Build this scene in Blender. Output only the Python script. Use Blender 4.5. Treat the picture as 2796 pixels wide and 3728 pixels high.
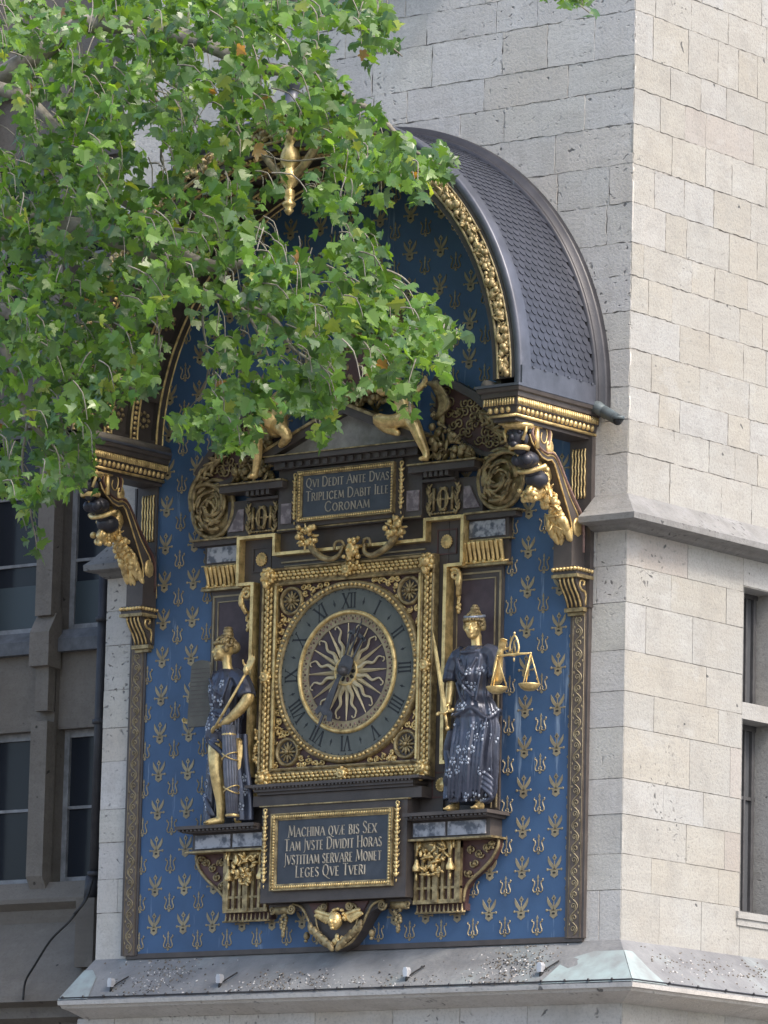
import bpy, math, random
from math import sin, cos, pi, sqrt, atan2, radians as R
from mathutils import Vector, Matrix, noise
random.seed(7)
for o in list(bpy.data.objects): bpy.data.objects.remove(o)
SC = bpy.context.scene
COL = SC.collection

# ------------------------------------------------------------------ camera, sky, sun, exposure
GROUND = -7.8                      # the clock dial's centre is the origin; the street lies 7.8 m below it
CAM = Vector((28.5155, -36.3998, -6.176))
YAW, PITCH, ROLL, FPX = R(37.8176), R(9.35), R(1.3735), 19392.1388
fw = Vector((-sin(YAW)*cos(PITCH), cos(YAW)*cos(PITCH), sin(PITCH)))
rt = fw.cross(Vector((0, 0, 1))).normalized(); up = rt.cross(fw)
RT = rt*cos(ROLL)+up*sin(ROLL); UP = -rt*sin(ROLL)+up*cos(ROLL)
cd = bpy.data.cameras.new('camera'); cam = bpy.data.objects.new('camera', cd); COL.objects.link(cam)
cam.matrix_world = Matrix(((RT.x, UP.x, -fw.x, CAM.x), (RT.y, UP.y, -fw.y, CAM.y), (RT.z, UP.z, -fw.z, CAM.z), (0, 0, 0, 1)))
cd.sensor_fit = 'HORIZONTAL'; cd.sensor_width = 36; cd.lens = FPX/2796*36
cd.clip_start = 1; cd.clip_end = 2000
SC.camera = cam
SUN_DIR = Vector((0.68, -0.09, 0.82)).normalized()          # towards the light
EL = math.asin(SUN_DIR.z); AZ = atan2(SUN_DIR.x, SUN_DIR.y)
w = bpy.data.worlds.new('World'); SC.world = w; w.use_nodes = True
wn = w.node_tree.nodes; wl = w.node_tree.links
bg = wn['Background']; sky = wn.new('ShaderNodeTexSky'); sky.sky_type = 'NISHITA'
sky.sun_disc = False; sky.sun_elevation = EL; sky.sun_rotation = AZ
sky.air_density = 1.0; sky.dust_density = 3.5; sky.ozone_density = 1.0
wl.new(sky.outputs[0], bg.inputs[0]); bg.inputs[1].default_value = 0.15
sd = bpy.data.lights.new('sun', 'SUN'); sd.energy = 1.05; sd.angle = R(10); sd.color = (1.0, .92, .80)
sun = bpy.data.objects.new('sun', sd); COL.objects.link(sun); sun.location = (20, -10, 30)
sun.rotation_euler = SUN_DIR.to_track_quat('Z', 'Y').to_euler()
SC.view_settings.view_transform = 'Standard'; SC.view_settings.look = 'None'
SC.view_settings.exposure = 1.26; SC.view_settings.gamma = 1
SC.cycles.max_bounces = 6; SC.cycles.use_denoising = True

def at(x, y, Y):
    """a point of the photograph (in 1659 x 2212 units) brought to the vertical plane y = Y"""
    v = fw + RT*((x*1.68535-1398)/FPX) - UP*((y*1.68535-1864)/FPX)
    return CAM + v*((Y-CAM.y)/v.y)

# ------------------------------------------------------------------ materials
def nt(name):
    m = bpy.data.materials.new(name); m.use_nodes = True
    t = m.node_tree; return m, t, t.nodes['Principled BSDF']
def N(t, typ, **kw):
    n = t.nodes.new(typ)
    for k, v in kw.items():
        if k.startswith('i_'):
            key = k[2:]; key = int(key) if key.isdigit() else key
            n.inputs[key].default_value = v
        else: setattr(n, k, v)
    return n
def coord(t, scale=(1, 1, 1)):
    g = N(t, 'ShaderNodeNewGeometry'); mp = N(t, 'ShaderNodeMapping'); mp.inputs['Scale'].default_value = scale
    t.links.new(g.outputs['Position'], mp.inputs['Vector']); return mp.outputs[0]
def noi(t, vec, scale, detail=4, rough=.55):
    n = N(t, 'ShaderNodeTexNoise'); n.inputs['Scale'].default_value = scale; n.inputs['Detail'].default_value = detail
    n.inputs['Roughness'].default_value = rough; t.links.new(vec, n.inputs['Vector']); return n.outputs[0]
def ramp(t, fac, stops):
    r = N(t, 'ShaderNodeValToRGB'); e = r.color_ramp.elements
    while len(e) < len(stops): e.new(.5)
    for k, (p, c) in enumerate(stops):
        e[k].position = p; e[k].color = (c, c, c, 1) if not isinstance(c, tuple) else (*c, 1)
    t.links.new(fac, r.inputs[0]); return r.outputs[0]
def mix(t, fac, a, b, mode='MIX'):
    n = N(t, 'ShaderNodeMix', data_type='RGBA', blend_type=mode)
    for i, v in ((0, fac), (6, a), (7, b)):
        if isinstance(v, (int, float)): n.inputs[i].default_value = v
        elif isinstance(v, tuple): n.inputs[i].default_value = (*v, 1)
        else: t.links.new(v, n.inputs[i])
    return n.outputs[2]
def bump(t, b, h, strength=.5, dist=.01):
    n = N(t, 'ShaderNodeBump'); n.inputs['Strength'].default_value = strength; n.inputs['Distance'].default_value = dist
    t.links.new(h, n.inputs['Height']); t.links.new(n.outputs[0], b.inputs['Normal'])
def mat(name, c, c2=None, rough=.6, metal=0, sc=6, bmp=.3, bdist=.004, bsc=60, stain=None, lo=.35, hi=.65):
    m, t, b = nt(name); v = coord(t)
    c2 = c2 or tuple(x*.6 for x in c)
    col = mix(t, ramp(t, noi(t, v, sc, 5, .6), [(lo, 0.), (hi, 1.)]), c2, c)
    if stain:
        s = ramp(t, noi(t, coord(t, (stain[2], stain[2], stain[2]*.08)), 1, 5, .7), [(stain[3], 0.), (stain[3]+.12, 1.)])
        f = N(t, 'ShaderNodeMath', operation='MULTIPLY'); t.links.new(s, f.inputs[0]); f.inputs[1].default_value = stain[1]
        col = mix(t, f.outputs[0], col, stain[0])
    t.links.new(col, b.inputs['Base Color'])
    b.inputs['Roughness'].default_value = rough; b.inputs['Metallic'].default_value = metal
    if bmp: bump(t, b, noi(t, v, bsc, 3), bmp, bdist)
    return m

def stone(name, base, warm, grime, pit=.62, rough_z=None, big=1.4, stainamt=.35):
    m, t, b = nt(name); v = coord(t)
    at_ = N(t, 'ShaderNodeAttribute', attribute_name='tint')
    c = mix(t, ramp(t, noi(t, v, big, 5, .6), [(.3, 0.), (.7, 1.)]), base, warm)
    # bedding planes, slightly wavy
    c = mix(t, ramp(t, noi(t, coord(t, (.7, .7, 9)), 1.6, 5, .65), [(.42, .0), (.75, .32)]), c, tuple(x*.72 for x in warm))
    c = mix(t, 1.0, c, at_.outputs['Color'], 'MULTIPLY')
    c = mix(t, ramp(t, noi(t, coord(t, (3, 3, .35)), 1.3, 6, .7), [(.5, 0.), (.8, stainamt)]), c, grime)
    c = mix(t, ramp(t, noi(t, v, 3.7, 6, .7), [(.34, .38), (.5, 0.)]), c, tuple(x*.68 for x in warm))
    c = mix(t, ramp(t, noi(t, coord(t, (1, 1, 1.7)), 2.3, 5, .6), [(.58, 0.), (.66, .30)]), c, tuple(min(.8, x*1.16) for x in base))
    fine = noi(t, v, 38, 4, .7)
    c = mix(t, ramp(t, fine, [(.34, .45), (.5, 0.)]), c, tuple(x*.55 for x in base))
    vo = N(t, 'ShaderNodeTexVoronoi'); vo.inputs['Scale'].default_value = 11; vo.inputs['Randomness'].default_value = 1
    mpv = N(t, 'ShaderNodeMapping'); mpv.inputs['Scale'].default_value = (1, 1, 1.6)
    nv = N(t, 'ShaderNodeTexNoise'); nv.inputs['Scale'].default_value = 9; t.links.new(v, nv.inputs['Vector'])
    dd = N(t, 'ShaderNodeVectorMath', operation='MULTIPLY_ADD'); t.links.new(nv.outputs[1], dd.inputs[0])
    dd.inputs[1].default_value = (.16, .16, .16); t.links.new(v, dd.inputs[2]); t.links.new(dd.outputs[0], mpv.inputs[0]); t.links.new(mpv.outputs[0], vo.inputs['Vector'])
    zone = ramp(t, noi(t, v, .9, 4, .65), [(pit-.09, 0.), (pit+.05, 1.)])
    pits = ramp(t, vo.outputs['Distance'], [(.12, 1.), (.26, 0.)])
    pm = N(t, 'ShaderNodeMath', operation='MULTIPLY'); t.links.new(zone, pm.inputs[0]); t.links.new(pits, pm.inputs[1])
    # a few lone holes
    vo2 = N(t, 'ShaderNodeTexVoronoi'); vo2.inputs['Scale'].default_value = 3.1; t.links.new(dd.outputs[0], vo2.inputs['Vector'])
    p2 = ramp(t, vo2.outputs['Distance'], [(.045, 1.), (.07, 0.)])
    mx = N(t, 'ShaderNodeMath', operation='MAXIMUM'); t.links.new(pm.outputs[0], mx.inputs[0]); t.links.new(p2, mx.inputs[1])
    c = mix(t, mx.outputs[0], c, tuple(x*.28 for x in base))
    t.links.new(c, b.inputs['Base Color']); b.inputs['Roughness'].default_value = .92
    h = N(t, 'ShaderNodeMath', operation='SUBTRACT'); t.links.new(fine, h.inputs[0]); t.links.new(mx.outputs[0], h.inputs[1])
    bump(t, b, h.outputs[0], .55, .012)
    return m

M = {}
M['stone_front'] = stone('limestone_front', (.585, .57, .545), (.55, .52, .475), (.34, .325, .31), pit=.54, stainamt=.5)  # same stone as the side wall, colour lifted to offset the front's shade
M['stone_side'] = stone('limestone_side', (.375, .378, .368), (.365, .352, .325), (.25, .24, .23), pit=.62, stainamt=.22)  # same stone as the front, colour lowered to hold back the sunlight here
M['mortar'] = mat('mortar', (.20, .185, .17), (.12, .11, .10), .95)
M['mortar_light'] = mat('mortar_light', (.40, .38, .345), (.13, .12, .11), .95, sc=7, bmp=.6, bdist=.01, bsc=40, lo=.42, hi=.56)
M['stone_weather'] = stone('limestone_weathered', (.28, .28, .275), (.22, .215, .205), (.12, .12, .118), pit=.5, big=4, stainamt=.6)
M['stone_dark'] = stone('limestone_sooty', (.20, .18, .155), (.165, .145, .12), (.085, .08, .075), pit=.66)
M['stone_dark2'] = mat('sill_slate', (.12, .125, .135), (.07, .075, .08), .8, sc=9)
M['ledge'] = mat('ledge_lead', (.245, .248, .25), (.155, .156, .16), .6, sc=2.2, bmp=.6, bdist=.02, bsc=14, stain=((.30, .35, .35), .35, 3, .55))
M['drip'] = mat('droppings', (.7, .7, .7), (.25, .22, .2), .9, sc=30)
M['copper'] = mat('verdigris', (.34, .42, .42), (.25, .27, .27), .6, sc=4, bmp=.3, bdist=.01, bsc=12)
M['gold'] = mat('gilding', (.90, .68, .31), (.42, .29, .125), .34, .58, sc=14, bmp=.5, bdist=.006, bsc=70, lo=.3, hi=.58)
M['gold_arch'] = mat('gilding_soft', (.66, .52, .28), (.26, .19, .09), .42, .45, sc=16, bmp=.5, bdist=.006, bsc=60)
M['gold_dull'] = mat('gilding_worn', (.50, .39, .20), (.17, .125, .065), .45, .45, sc=16, bmp=.5, bdist=.006, bsc=60)
M['gold_paint'] = mat('gold_paint', (.39, .325, .20), (.25, .205, .13), .55, .15, sc=9, bmp=.2)
M['gold_ray'] = mat('pale_gilding', (.60, .52, .34), (.46, .39, .24), .5, .15, sc=14, bmp=.2)
M['brown'] = mat('brown_paint', (.092, .078, .071), (.064, .054, .051), .5, 0, sc=5, bmp=.3)
M['brown_red'] = mat('oxblood_paint', (.115, .055, .050), (.08, .045, .042), .55, 0, sc=6)
M['brown_grey'] = mat('taupe_paint', (.16, .125, .10), (.10, .078, .065), .6, 0, sc=9)
M['pink'] = mat('rose_marble_paint', (.36, .235, .20), (.22, .135, .12), .6, 0, sc=30)
M['blue'] = mat('blue_paint', (.054, .118, .236), (.042, .090, .180), .5, 0, sc=1.6, bmp=.2, stain=((.35, .45, .58), .8, 9, .605))
M['marble'] = mat('veined_marble', (.40, .41, .45), (.09, .10, .13), .3, 0, sc=11, bmp=0, lo=.42, hi=.56)
M['marble_rose'] = mat('rose_marble', (.30, .25, .26), (.14, .11, .12), .35, 0, sc=13, bmp=0, lo=.42, hi=.58)
M['slate'] = mat('black_marble', (.030, .036, .050), (.055, .065, .085), .35, 0, sc=5, bmp=.1)
M['dial'] = mat('dial_enamel', (.128, .142, .132), (.10, .112, .104), .6, 0, sc=8, bmp=.15)
M['black'] = mat('black_paint', (.018, .020, .024), None, .5)
M['plum'] = mat('plum_paint', (.085, .062, .075), (.065, .048, .06), .6, 0, sc=12)
M['iron'] = mat('hand_iron', (.10, .10, .11), (.065, .066, .075), .45, .3, sc=20)
M['zinc_dark'] = mat('zinc_dark', (.045, .045, .052), (.028, .028, .034), .4, .2, sc=5, bmp=.15, stain=((.22, .32, .36), .5, 5, .66))
M['zinc'] = mat('zinc', (.105, .113, .142), (.07, .076, .095), .38, .25, sc=5, bmp=.15)
M['tile'] = mat('slate_tile', (.066, .072, .095), (.045, .05, .066), .42, .2, sc=7, bmp=.2)
M['tympanum'] = mat('grey_plaster', (.36, .345, .33), (.24, .23, .22), .9, 0, sc=9)
M['robe'] = mat('indigo_bronze', (.085, .095, .135), (.055, .062, .088), .26, .30, sc=7, bmp=.3, bsc=30)
M['silver'] = mat('silvering', (.48, .53, .62), (.25, .28, .35), .4, .4, sc=20)
M['skin_dark'] = mat('black_bronze', (.040, .042, .056), (.026, .027, .036), .38, .2)
M['fasces'] = mat('fasces_blue', (.19, .205, .25), (.12, .13, .17), .5, .2, sc=12)
M['tablet'] = mat('tablet_green', (.13, .13, .115), (.085, .085, .078), .8, sc=6)
M['frame_win'] = mat('window_paint', (.30, .31, .32), (.17, .175, .18), .7, sc=8)
M['wood_dark'] = mat('window_wood', (.085, .085, .09), None, .6)
M['pipe'] = mat('pipe_lead', (.055, .055, .06), (.035, .035, .04), .55, .3)
M['copper_dark'] = mat('dark_copper', (.13, .17, .18), (.07, .08, .085), .55, .2)
M['letter'] = mat('letter_gilding', (.36, .33, .27), (.26, .24, .2), .6)
M['bark'] = mat('bark', (.30, .275, .23), (.15, .135, .11), .9, sc=10, bmp=.6, bsc=30)
M['rubber'] = mat('rubber', (.015, .015, .016), None, .6)
M['steel'] = mat('lamp_shell', (.62, .63, .66), (.45, .46, .5), .35, .4)
M['ground'] = mat('paving', (.16, .155, .15), (.11, .105, .10), .9, sc=1)
m, t, b = nt('pane_glass'); b.inputs['Base Color'].default_value = (.022, .026, .033, 1); b.inputs['Roughness'].default_value = .15; b.inputs['IOR'].default_value = 1.3
bump(t, b, noi(t, coord(t), 3, 2), .12, .02); M['glass'] = m
m, t, b = nt('pane_glass_side'); b.inputs['Base Color'].default_value = (.085, .09, .098, 1); b.inputs['Roughness'].default_value = .12; M['glass_side'] = m
m, t, b = nt('pane_film'); b.inputs['Base Color'].default_value = (.045, .062, .070, 1); b.inputs['Roughness'].default_value = .45; M['film'] = m
# leaf: green blade that lets light through
m, t, b = nt('plane_leaf'); a = N(t, 'ShaderNodeAttribute', attribute_name='tint')
g = N(t, 'ShaderNodeNewGeometry')
c1 = a.outputs['Color']
c1 = mix(t, ramp(t, noi(t, coord(t), 26, 3), [(.35, .0), (.65, .30)]), c1, (.13, .20, .05))
c2 = mix(t, g.outputs['Backfacing'], c1, mix(t, .22, c1, (.34, .44, .26)))
t.links.new(c2, b.inputs['Base Color']); b.inputs['Roughness'].default_value = .33
b.inputs['Specular IOR Level'].default_value = .7
tr = N(t, 'ShaderNodeBsdfTranslucent'); t.links.new(mix(t, 1., c1, (2.0, 1.9, .55), 'MULTIPLY'), tr.inputs[0])
ms = N(t, 'ShaderNodeMixShader'); ms.inputs[0].default_value = .42
t.links.new(b.outputs[0], ms.inputs[1]); t.links.new(tr.outputs[0], ms.inputs[2])
t.links.new(ms.outputs[0], t.nodes['Material Output'].inputs[0]); M['leaf'] = m

# ------------------------------------------------------------------ mesh builder
class MB:
    def __init__(s, smooth=False): s.v = []; s.f = []; s.mi = []; s.tint = []; s.smooth = smooth; s.m = 0; s.c = (1, 1, 1)
    def add(s, vs, fs, m=None, c=None):
        n = len(s.v); s.v += [tuple(p) for p in vs]; s.f += [tuple(i+n for i in f) for f in fs]
        s.mi += [s.m if m is None else m]*len(fs); s.tint += [c or s.c]*len(fs); return s
    def box(s, x0, x1, y0, y1, z0, z1, m=None):
        if x0 > x1: x0, x1 = x1, x0
        if y0 > y1: y0, y1 = y1, y0
        if z0 > z1: z0, z1 = z1, z0
        return s.add([(x, y, z) for z in (z0, z1) for y in (y0, y1) for x in (x0, x1)],
              [(0, 2, 3, 1), (4, 5, 7, 6), (0, 1, 5, 4), (2, 6, 7, 3), (0, 4, 6, 2), (1, 3, 7, 5)], m)
    def prism(s, poly, y0, y1, ax='y', m=None):
        """extrude a closed outline; ax='y': outline in (x,z); ax='x': outline in (y,z)"""
        if y0 > y1: y0, y1 = y1, y0
        ar = sum(poly[i][0]*poly[(i+1) % len(poly)][1]-poly[(i+1) % len(poly)][0]*poly[i][1] for i in range(len(poly)))
        if (ar < 0) == (ax == 'y'): poly = poly[::-1]
        # ax y: outline counter-clockwise seen from -y
        n = len(poly)
        if ax == 'y': A = [(a, y0, b) for a, b in poly]; B = [(a, y1, b) for a, b in poly]
        else: A = [(y0, a, b) for a, b in poly]; B = [(y1, a, b) for a, b in poly]
        fs = [tuple(range(n)), tuple(range(2*n-1, n-1, -1))]
        for i in range(n): j = (i+1) % n; fs.append((j, i, n+i, n+j))
        return s.add(A+B, fs, m)
    def tube(s, pts, r=.01, n=6, cap=True, m=None, flat=None, closed=False):
        pts = [Vector(p) for p in pts]; k = len(pts)
        rs = r if isinstance(r, (list, tuple)) else [r]*k
        vs = []; fs = []; prev = None
        for i, p in enumerate(pts):
            if closed: d = pts[(i+1) % k]-pts[i-1]
            else: d = pts[min(i+1, k-1)]-pts[max(i-1, 0)]
            if d.length < 1e-9: d = Vector((0, 0, 1))
            d.normalize()
            if prev is None:
                a = Vector((0, 1, 0)) if abs(d.y) < .9 else Vector((1, 0, 0))
                u = (a-d*a.dot(d)).normalized()
            else:
                u = prev-d*prev.dot(d)
                u = u.normalized() if u.length > 1e-6 else prev
            prev = u; v = d.cross(u)
            for j in range(n):
                an = 2*pi*j/n
                vs.append(p+(u*cos(an)*(flat or 1)+v*sin(an))*rs[i])
        kk = k if closed else k-1
        for i in range(kk):
            for j in range(n):
                a = i*n+j; b = i*n+(j+1) % n; i2 = ((i+1) % k)*n
                fs.append((a, b, i2+(j+1) % n, i2+j))
        if cap and not closed: fs += [tuple(range(n-1, -1, -1)), tuple((k-1)*n+j for j in range(n))]
        return s.add(vs, fs, m)
    def sph(s, c, r, nu=8, nv=5, rot=None, m=None):
        rx, ry, rz = r if isinstance(r, (tuple, list)) else (r, r, r); c = Vector(c)
        vs = [Vector((0, 0, -rz))]
        for i in range(1, nv):
            ph = -pi/2+pi*i/nv
            for j in range(nu): th = 2*pi*j/nu; vs.append(Vector((rx*cos(ph)*cos(th), ry*cos(ph)*sin(th), rz*sin(ph))))
        vs.append(Vector((0, 0, rz)))
        if rot is not None: vs = [rot @ v for v in vs]
        vs = [v+c for v in vs]; fs = []; L = len(vs)-1
        for j in range(nu):
            k = (j+1) % nu
            fs.append((0, 1+k, 1+j)); fs.append((L, L-nu+j, L-nu+k))
            for i in range(nv-2): a = 1+i*nu; fs.append((a+j, a+k, a+nu+k, a+nu+j))
        return s.add(vs, fs, m)
    def lathe(s, prof, c, n=24, axis='z', m=None, a0=0, a1=2*pi, closed=False):
        """prof = [(radius, height)]; axis z: height up; axis y: height towards +y (ring facing the street)"""
        full = abs(a1-a0-2*pi) < 1e-6; k = len(prof); vs = []; fs = []; c = Vector(c)
        cnt = n if full else n+1
        for i in range(cnt):
            th = a0+(a1-a0)*i/n
            for r, h in prof:
                vs.append(c+(Vector((r*cos(th), r*sin(th), h)) if axis == 'z' else Vector((r*cos(th), h, r*sin(th)))))
        for i in range(n):
            i2 = (i+1) % cnt
            for j in range(k if closed else k-1):
                q = (j+1) % k
                f = (i*k+j, i2*k+j, i2*k+q, i*k+q); fs.append(f if axis == 'z' else f[::-1])
        return s.add(vs, fs, m)
    def frame(s, x0, x1, z0, z1, prof, m=None):
        """mitred moulding round a rectangle; prof = [(outward offset, y)]"""
        k = len(prof); vs = []; fs = []
        for (x, z, a, b) in ((x0, z0, -1, -1), (x1, z0, 1, -1), (x1, z1, 1, 1), (x0, z1, -1, 1)):
            for o, y in prof: vs.append((x+a*o, y, z+b*o))
        for i in range(4):
            j = (i+1) % 4
            for q in range(k-1): fs.append((i*k+q, j*k+q, j*k+q+1, i*k+q+1))
        return s.add(vs, fs, m)
    def strip(s, path, w, y0, y1, m=None):
        """flat-sided bars along an axis-parallel path of (x,z) points"""
        for (a, b), (c, d) in zip(path[:-1], path[1:]):
            s.box(min(a, c)-w/2, max(a, c)+w/2, y0, y1, min(b, d)-w/2, max(b, d)+w/2, m)
        return s
    def build(s, name, mats, parent=None, label=None):
        me = bpy.data.meshes.new(name)
        off = Vector(parent['_w']) if parent is not None and '_w' in parent.keys() else Vector((0, 0, 0))
        if parent is not None: off = W0[parent.name]
        me.from_pydata([(x-off.x, y-off.y, z-off.z) for x, y, z in s.v], [], s.f)
        for q in (mats if isinstance(mats, (list, tuple)) else [mats]): me.materials.append(M[q])
        me.polygons.foreach_set('material_index', s.mi)
        if s.smooth: me.polygons.foreach_set('use_smooth', [True]*len(s.f))
        if any(c != (1, 1, 1) for c in s.tint) or 'stone' in str(mats):
            ca = me.color_attributes.new('tint', 'FLOAT_COLOR', 'CORNER'); buf = []
            for p, c in zip(me.polygons, s.tint): buf += [c[0], c[1], c[2], 1.0]*p.loop_total
            ca.data.foreach_set('color', buf)
        me.update()
        o = bpy.data.objects.new(name, me); COL.objects.link(o)
        if parent is not None: o.parent = parent; W0[o.name] = Vector(off)
        else: W0[o.name] = Vector((0, 0, 0))
        if label: o['label'] = label
        return o
W0 = {}
def thing(name, label, cat, loc=(0, 0, 0), group=None):
    o = bpy.data.objects.new(name, None); COL.objects.link(o); o.location = loc
    o.empty_display_size = .1; o['label'] = label; o['category'] = cat
    if group: o['group'] = group
    W0[o.name] = Vector(loc); return o
def tag(o, label, cat, group=None):
    o['label'] = label; o['category'] = cat
    if group: o['group'] = group
    return o
def setkind(o, k): o['kind'] = k; return o
def smooth_pts(pts, k=4):
    """Catmull-Rom through the points"""
    P_ = [Vector(p) for p in pts]; out = []
    for i in range(len(P_)-1):
        a = P_[max(i-1, 0)]; b = P_[i]; c = P_[i+1]; d = P_[min(i+2, len(P_)-1)]
        for j in range(k):
            u = j/k
            out.append(.5*((2*b)+(c-a)*u+(2*a-5*b+4*c-d)*u*u+(3*b-a-3*c+d)*u**3))
    out.append(P_[-1]); return out
def spiral(cx, cz, r0, r1, a0, turns, y, n=22, sx=1):
    return [(cx+sx*(r0+(r1-r0)*i/n)*cos(a0+2*pi*turns*i/n), y, cz+(r0+(r1-r0)*i/n)*sin(a0+2*pi*turns*i/n)) for i in range(n+1)]
def rotm(ax, an): return Matrix.Rotation(an, 3, ax)
def lookrot(d):
    return Vector(d).to_track_quat('Z', 'Y').to_matrix()
def fruit(mb, poly_fn, n, r0, r1, y, seed=1, flat=.8):
    """heap of carved fruit and leaves; poly_fn(rnd) gives (x, z, depth)"""
    rn = random.Random(seed)
    for i in range(n):
        x, z, d = poly_fn(rn); r = rn.uniform(r0, r1)
        if rn.random() < .62: mb.sph((x, y-d, z), (r, r*flat, r), 7, 5)
        else:
            q = lookrot((rn.uniform(-1, 1), rn.uniform(-.4, .1), rn.uniform(-1, 1)))
            mb.sph((x, y-d, z), (r*.55, r*.35, r*1.7), 6, 5, q)
# ================================================================== SETTING
g = MB(); g.box(-300, 300, -300, 300, GROUND-.5, GROUND)
setkind(g.build('ground', 'ground'), 'structure')

COURSES_UP = [1.353, 1.713, 1.998, 2.285, 2.612, 2.94, 3.249, 3.539, 3.888, 4.227, 4.577, 4.889, 5.183, 5.575, 5.86, 6.2, 6.5, 6.83, 7.2, 7.5, 7.85, 8.2, 8.5]
COURSES_LO = [-2.43, -2.003, -1.70, -1.366, -1.065, -.629, -.324, .023, .432, .748, 1.062]
JOINTS_SIDE = {1: [.437, 1.45], 2: [.95], 3: [.60, 1.2], 4: [.98, 1.6], 5: [.437, 1.414], 6: [1.221], 7: [.30, 1.0], 8: [.667, 1.508], 9: [.912, 1.352], 10: [.597, 1.178, 1.586]}
def blocks(mb, mor, O, U, Nn, courses, u0, u1, gap, jit, rn, holes=(), joints=None, col=None, lens=(.45, 1.1)):
    """rows of dressed blocks standing 12 mm proud of the mortar; every block has its own ragged outline"""
    O = Vector(O); U = Vector(U); Nn = Vector(Nn)
    def blk(a, b, c, d):
        if b-a < .06 or d-c < .05: return
        a += gap; b -= gap; c += gap; d -= gap; pts = []
        def edge(p, q):
            L = math.dist(p, q); k = max(1, int(L/.05))
            for i in range(k):
                f = i/k; x = p[0]+(q[0]-p[0])*f; z = p[1]+(q[1]-p[1])*f
                j = jit if i else jit*.5
                pts.append((x+rn.uniform(-j, j), z+rn.uniform(-j, j)))
        edge((a, c), (b, c)); edge((b, c), (b, d)); edge((b, d), (a, d)); edge((a, d), (a, c))
        n = len(pts); f_ = rn.uniform(-.0025, .0025)
        A = [O+U*p[0]+Vector((0, 0, p[1]))+Nn*f_ for p in pts]
        cx = sum(p[0] for p in pts)/n; cz = sum(p[1] for p in pts)/n
        B = [O+U*(p[0]+(p[0]-cx)*.004)+Vector((0, 0, p[1]))-Nn*.02 for p in pts]
        cc = col(rn, (c+d)/2) if col else (1, 1, 1)
        ccw = U.cross(Vector((0, 0, 1))).dot(Nn) > 0
        cap = tuple(range(n)) if ccw else tuple(range(n-1, -1, -1))
        fs = [cap]+[((i+1) % n, i, n+i, n+(i+1) % n) if ccw else (i, (i+1) % n, n+(i+1) % n, n+i) for i in range(n)]
        mb.add(A+B, fs, 0, cc)
    for ci in range(len(courses)-1):
        z0, z1 = courses[ci], courses[ci+1]
        js = []
        if joints and ci in joints: js = [j for j in joints[ci] if u0 < j < u1]; x = (js[-1] if js else u0)
        else: x = u0-rn.uniform(0, .5)
        while True:
            x += rn.uniform(*lens)
            if x > u1-.2: break
            if x > u0+.15: js.append(x)
        e = [u0]+js+[u1]
        for a, b in zip(e[:-1], e[1:]):
            parts = [(a, b, z0, z1)]
            for (h0, h1, k0, k1) in holes:
                nx = []
                for (p, q, r, s_) in parts:
                    if q <= h0 or p >= h1 or s_ <= k0 or r >= k1: nx.append((p, q, r, s_)); continue
                    if p < h0: nx.append((p, h0, r, s_))
                    if q > h1: nx.append((h1, q, r, s_))
                    if r < k0: nx.append((max(p, h0), min(q, h1), r, k0))
                    if s_ > k1: nx.append((max(p, h0), min(q, h1), k1, s_))
                parts = nx
            for p in parts: blk(*p)

rn = random.Random(3)
XL, XR = -2.91, 2.87
def colf(r, z):
    k = r.uniform(.955, 1.045); wv = r.random()
    if wv < .18: return (k*1.01, k*.98, k*.94)
    return (k, k, k*r.uniform(.97, 1.02))
def cols(r, z):
    k = r.uniform(.96, 1.04); wv = r.random()
    if wv < .28: return (k*1.0, k*.97, k*.905)
    if wv < .33: return (k*.98, k*.925, k*.89)
    if wv < .5: return (k*1.03, k*1.035, k*1.04)
    return (k, k*.99, k*.96)
tower = thing('stone_tower', 'pale limestone corner tower carrying the clock, side wall on the right', 'tower', (0, 3, GROUND))
mb = MB(); mor = MB()
blocks(mb, mor, (0, 0, 0), (1, 0, 0), (0, -1, 0), COURSES_UP, XL, XR, .0042, .0075, rn, col=colf, lens=(.35, .95))
blocks(mb, mor, (0, 0, 0), (1, 0, 0), (0, -1, 0), COURSES_LO, XL, XR, .0035, .0015, rn, col=colf, lens=(.6, 1.2))
blocks(mb, mor, (0, -.1, 0), (1, 0, 0), (0, -1, 0), [-7.8, -7.4, -7, -6.6, -6.2, -5.8, -5.4, -5, -4.6, -4.2, -3.8, -3.4, -2.96], XL-.1, XR+.1, .0035, .0015, rn, col=colf, lens=(.6, 1.2))
mb.box(-1.3, 1.0, -.16, .01, 6.22, 6.42)
wf = mb.build('wall', 'stone_front', tower)
mb = MB(); WH = (1.775, 2.34, -2.04, .807)
blocks(mb, mor, (XR, 0, 0), (0, 1, 0), (1, 0, 0), COURSES_UP, 0.0, 6, .0045, .006, rn, col=cols, lens=(.3, .8))
blocks(mb, mor, (XR, 0, 0), (0, 1, 0), (1, 0, 0), COURSES_LO, 0.0, 6, .003, .0012, rn, joints=JOINTS_SIDE, col=cols,
       holes=((WH[0], WH[1], WH[2], WH[3]), (2.62, 3.2, WH[2], WH[3])))
blocks(mb, mor, (XR+.1, -.1, 0), (0, 1, 0), (1, 0, 0), [-7.8, -7.4, -7, -6.6, -6.2, -5.8, -5.4, -5, -4.6, -4.2, -3.8, -3.4, -2.96], 0, 6.1, .003, .0012, rn, col=cols)
mb.build('wall', 'stone_side', tower)
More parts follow.
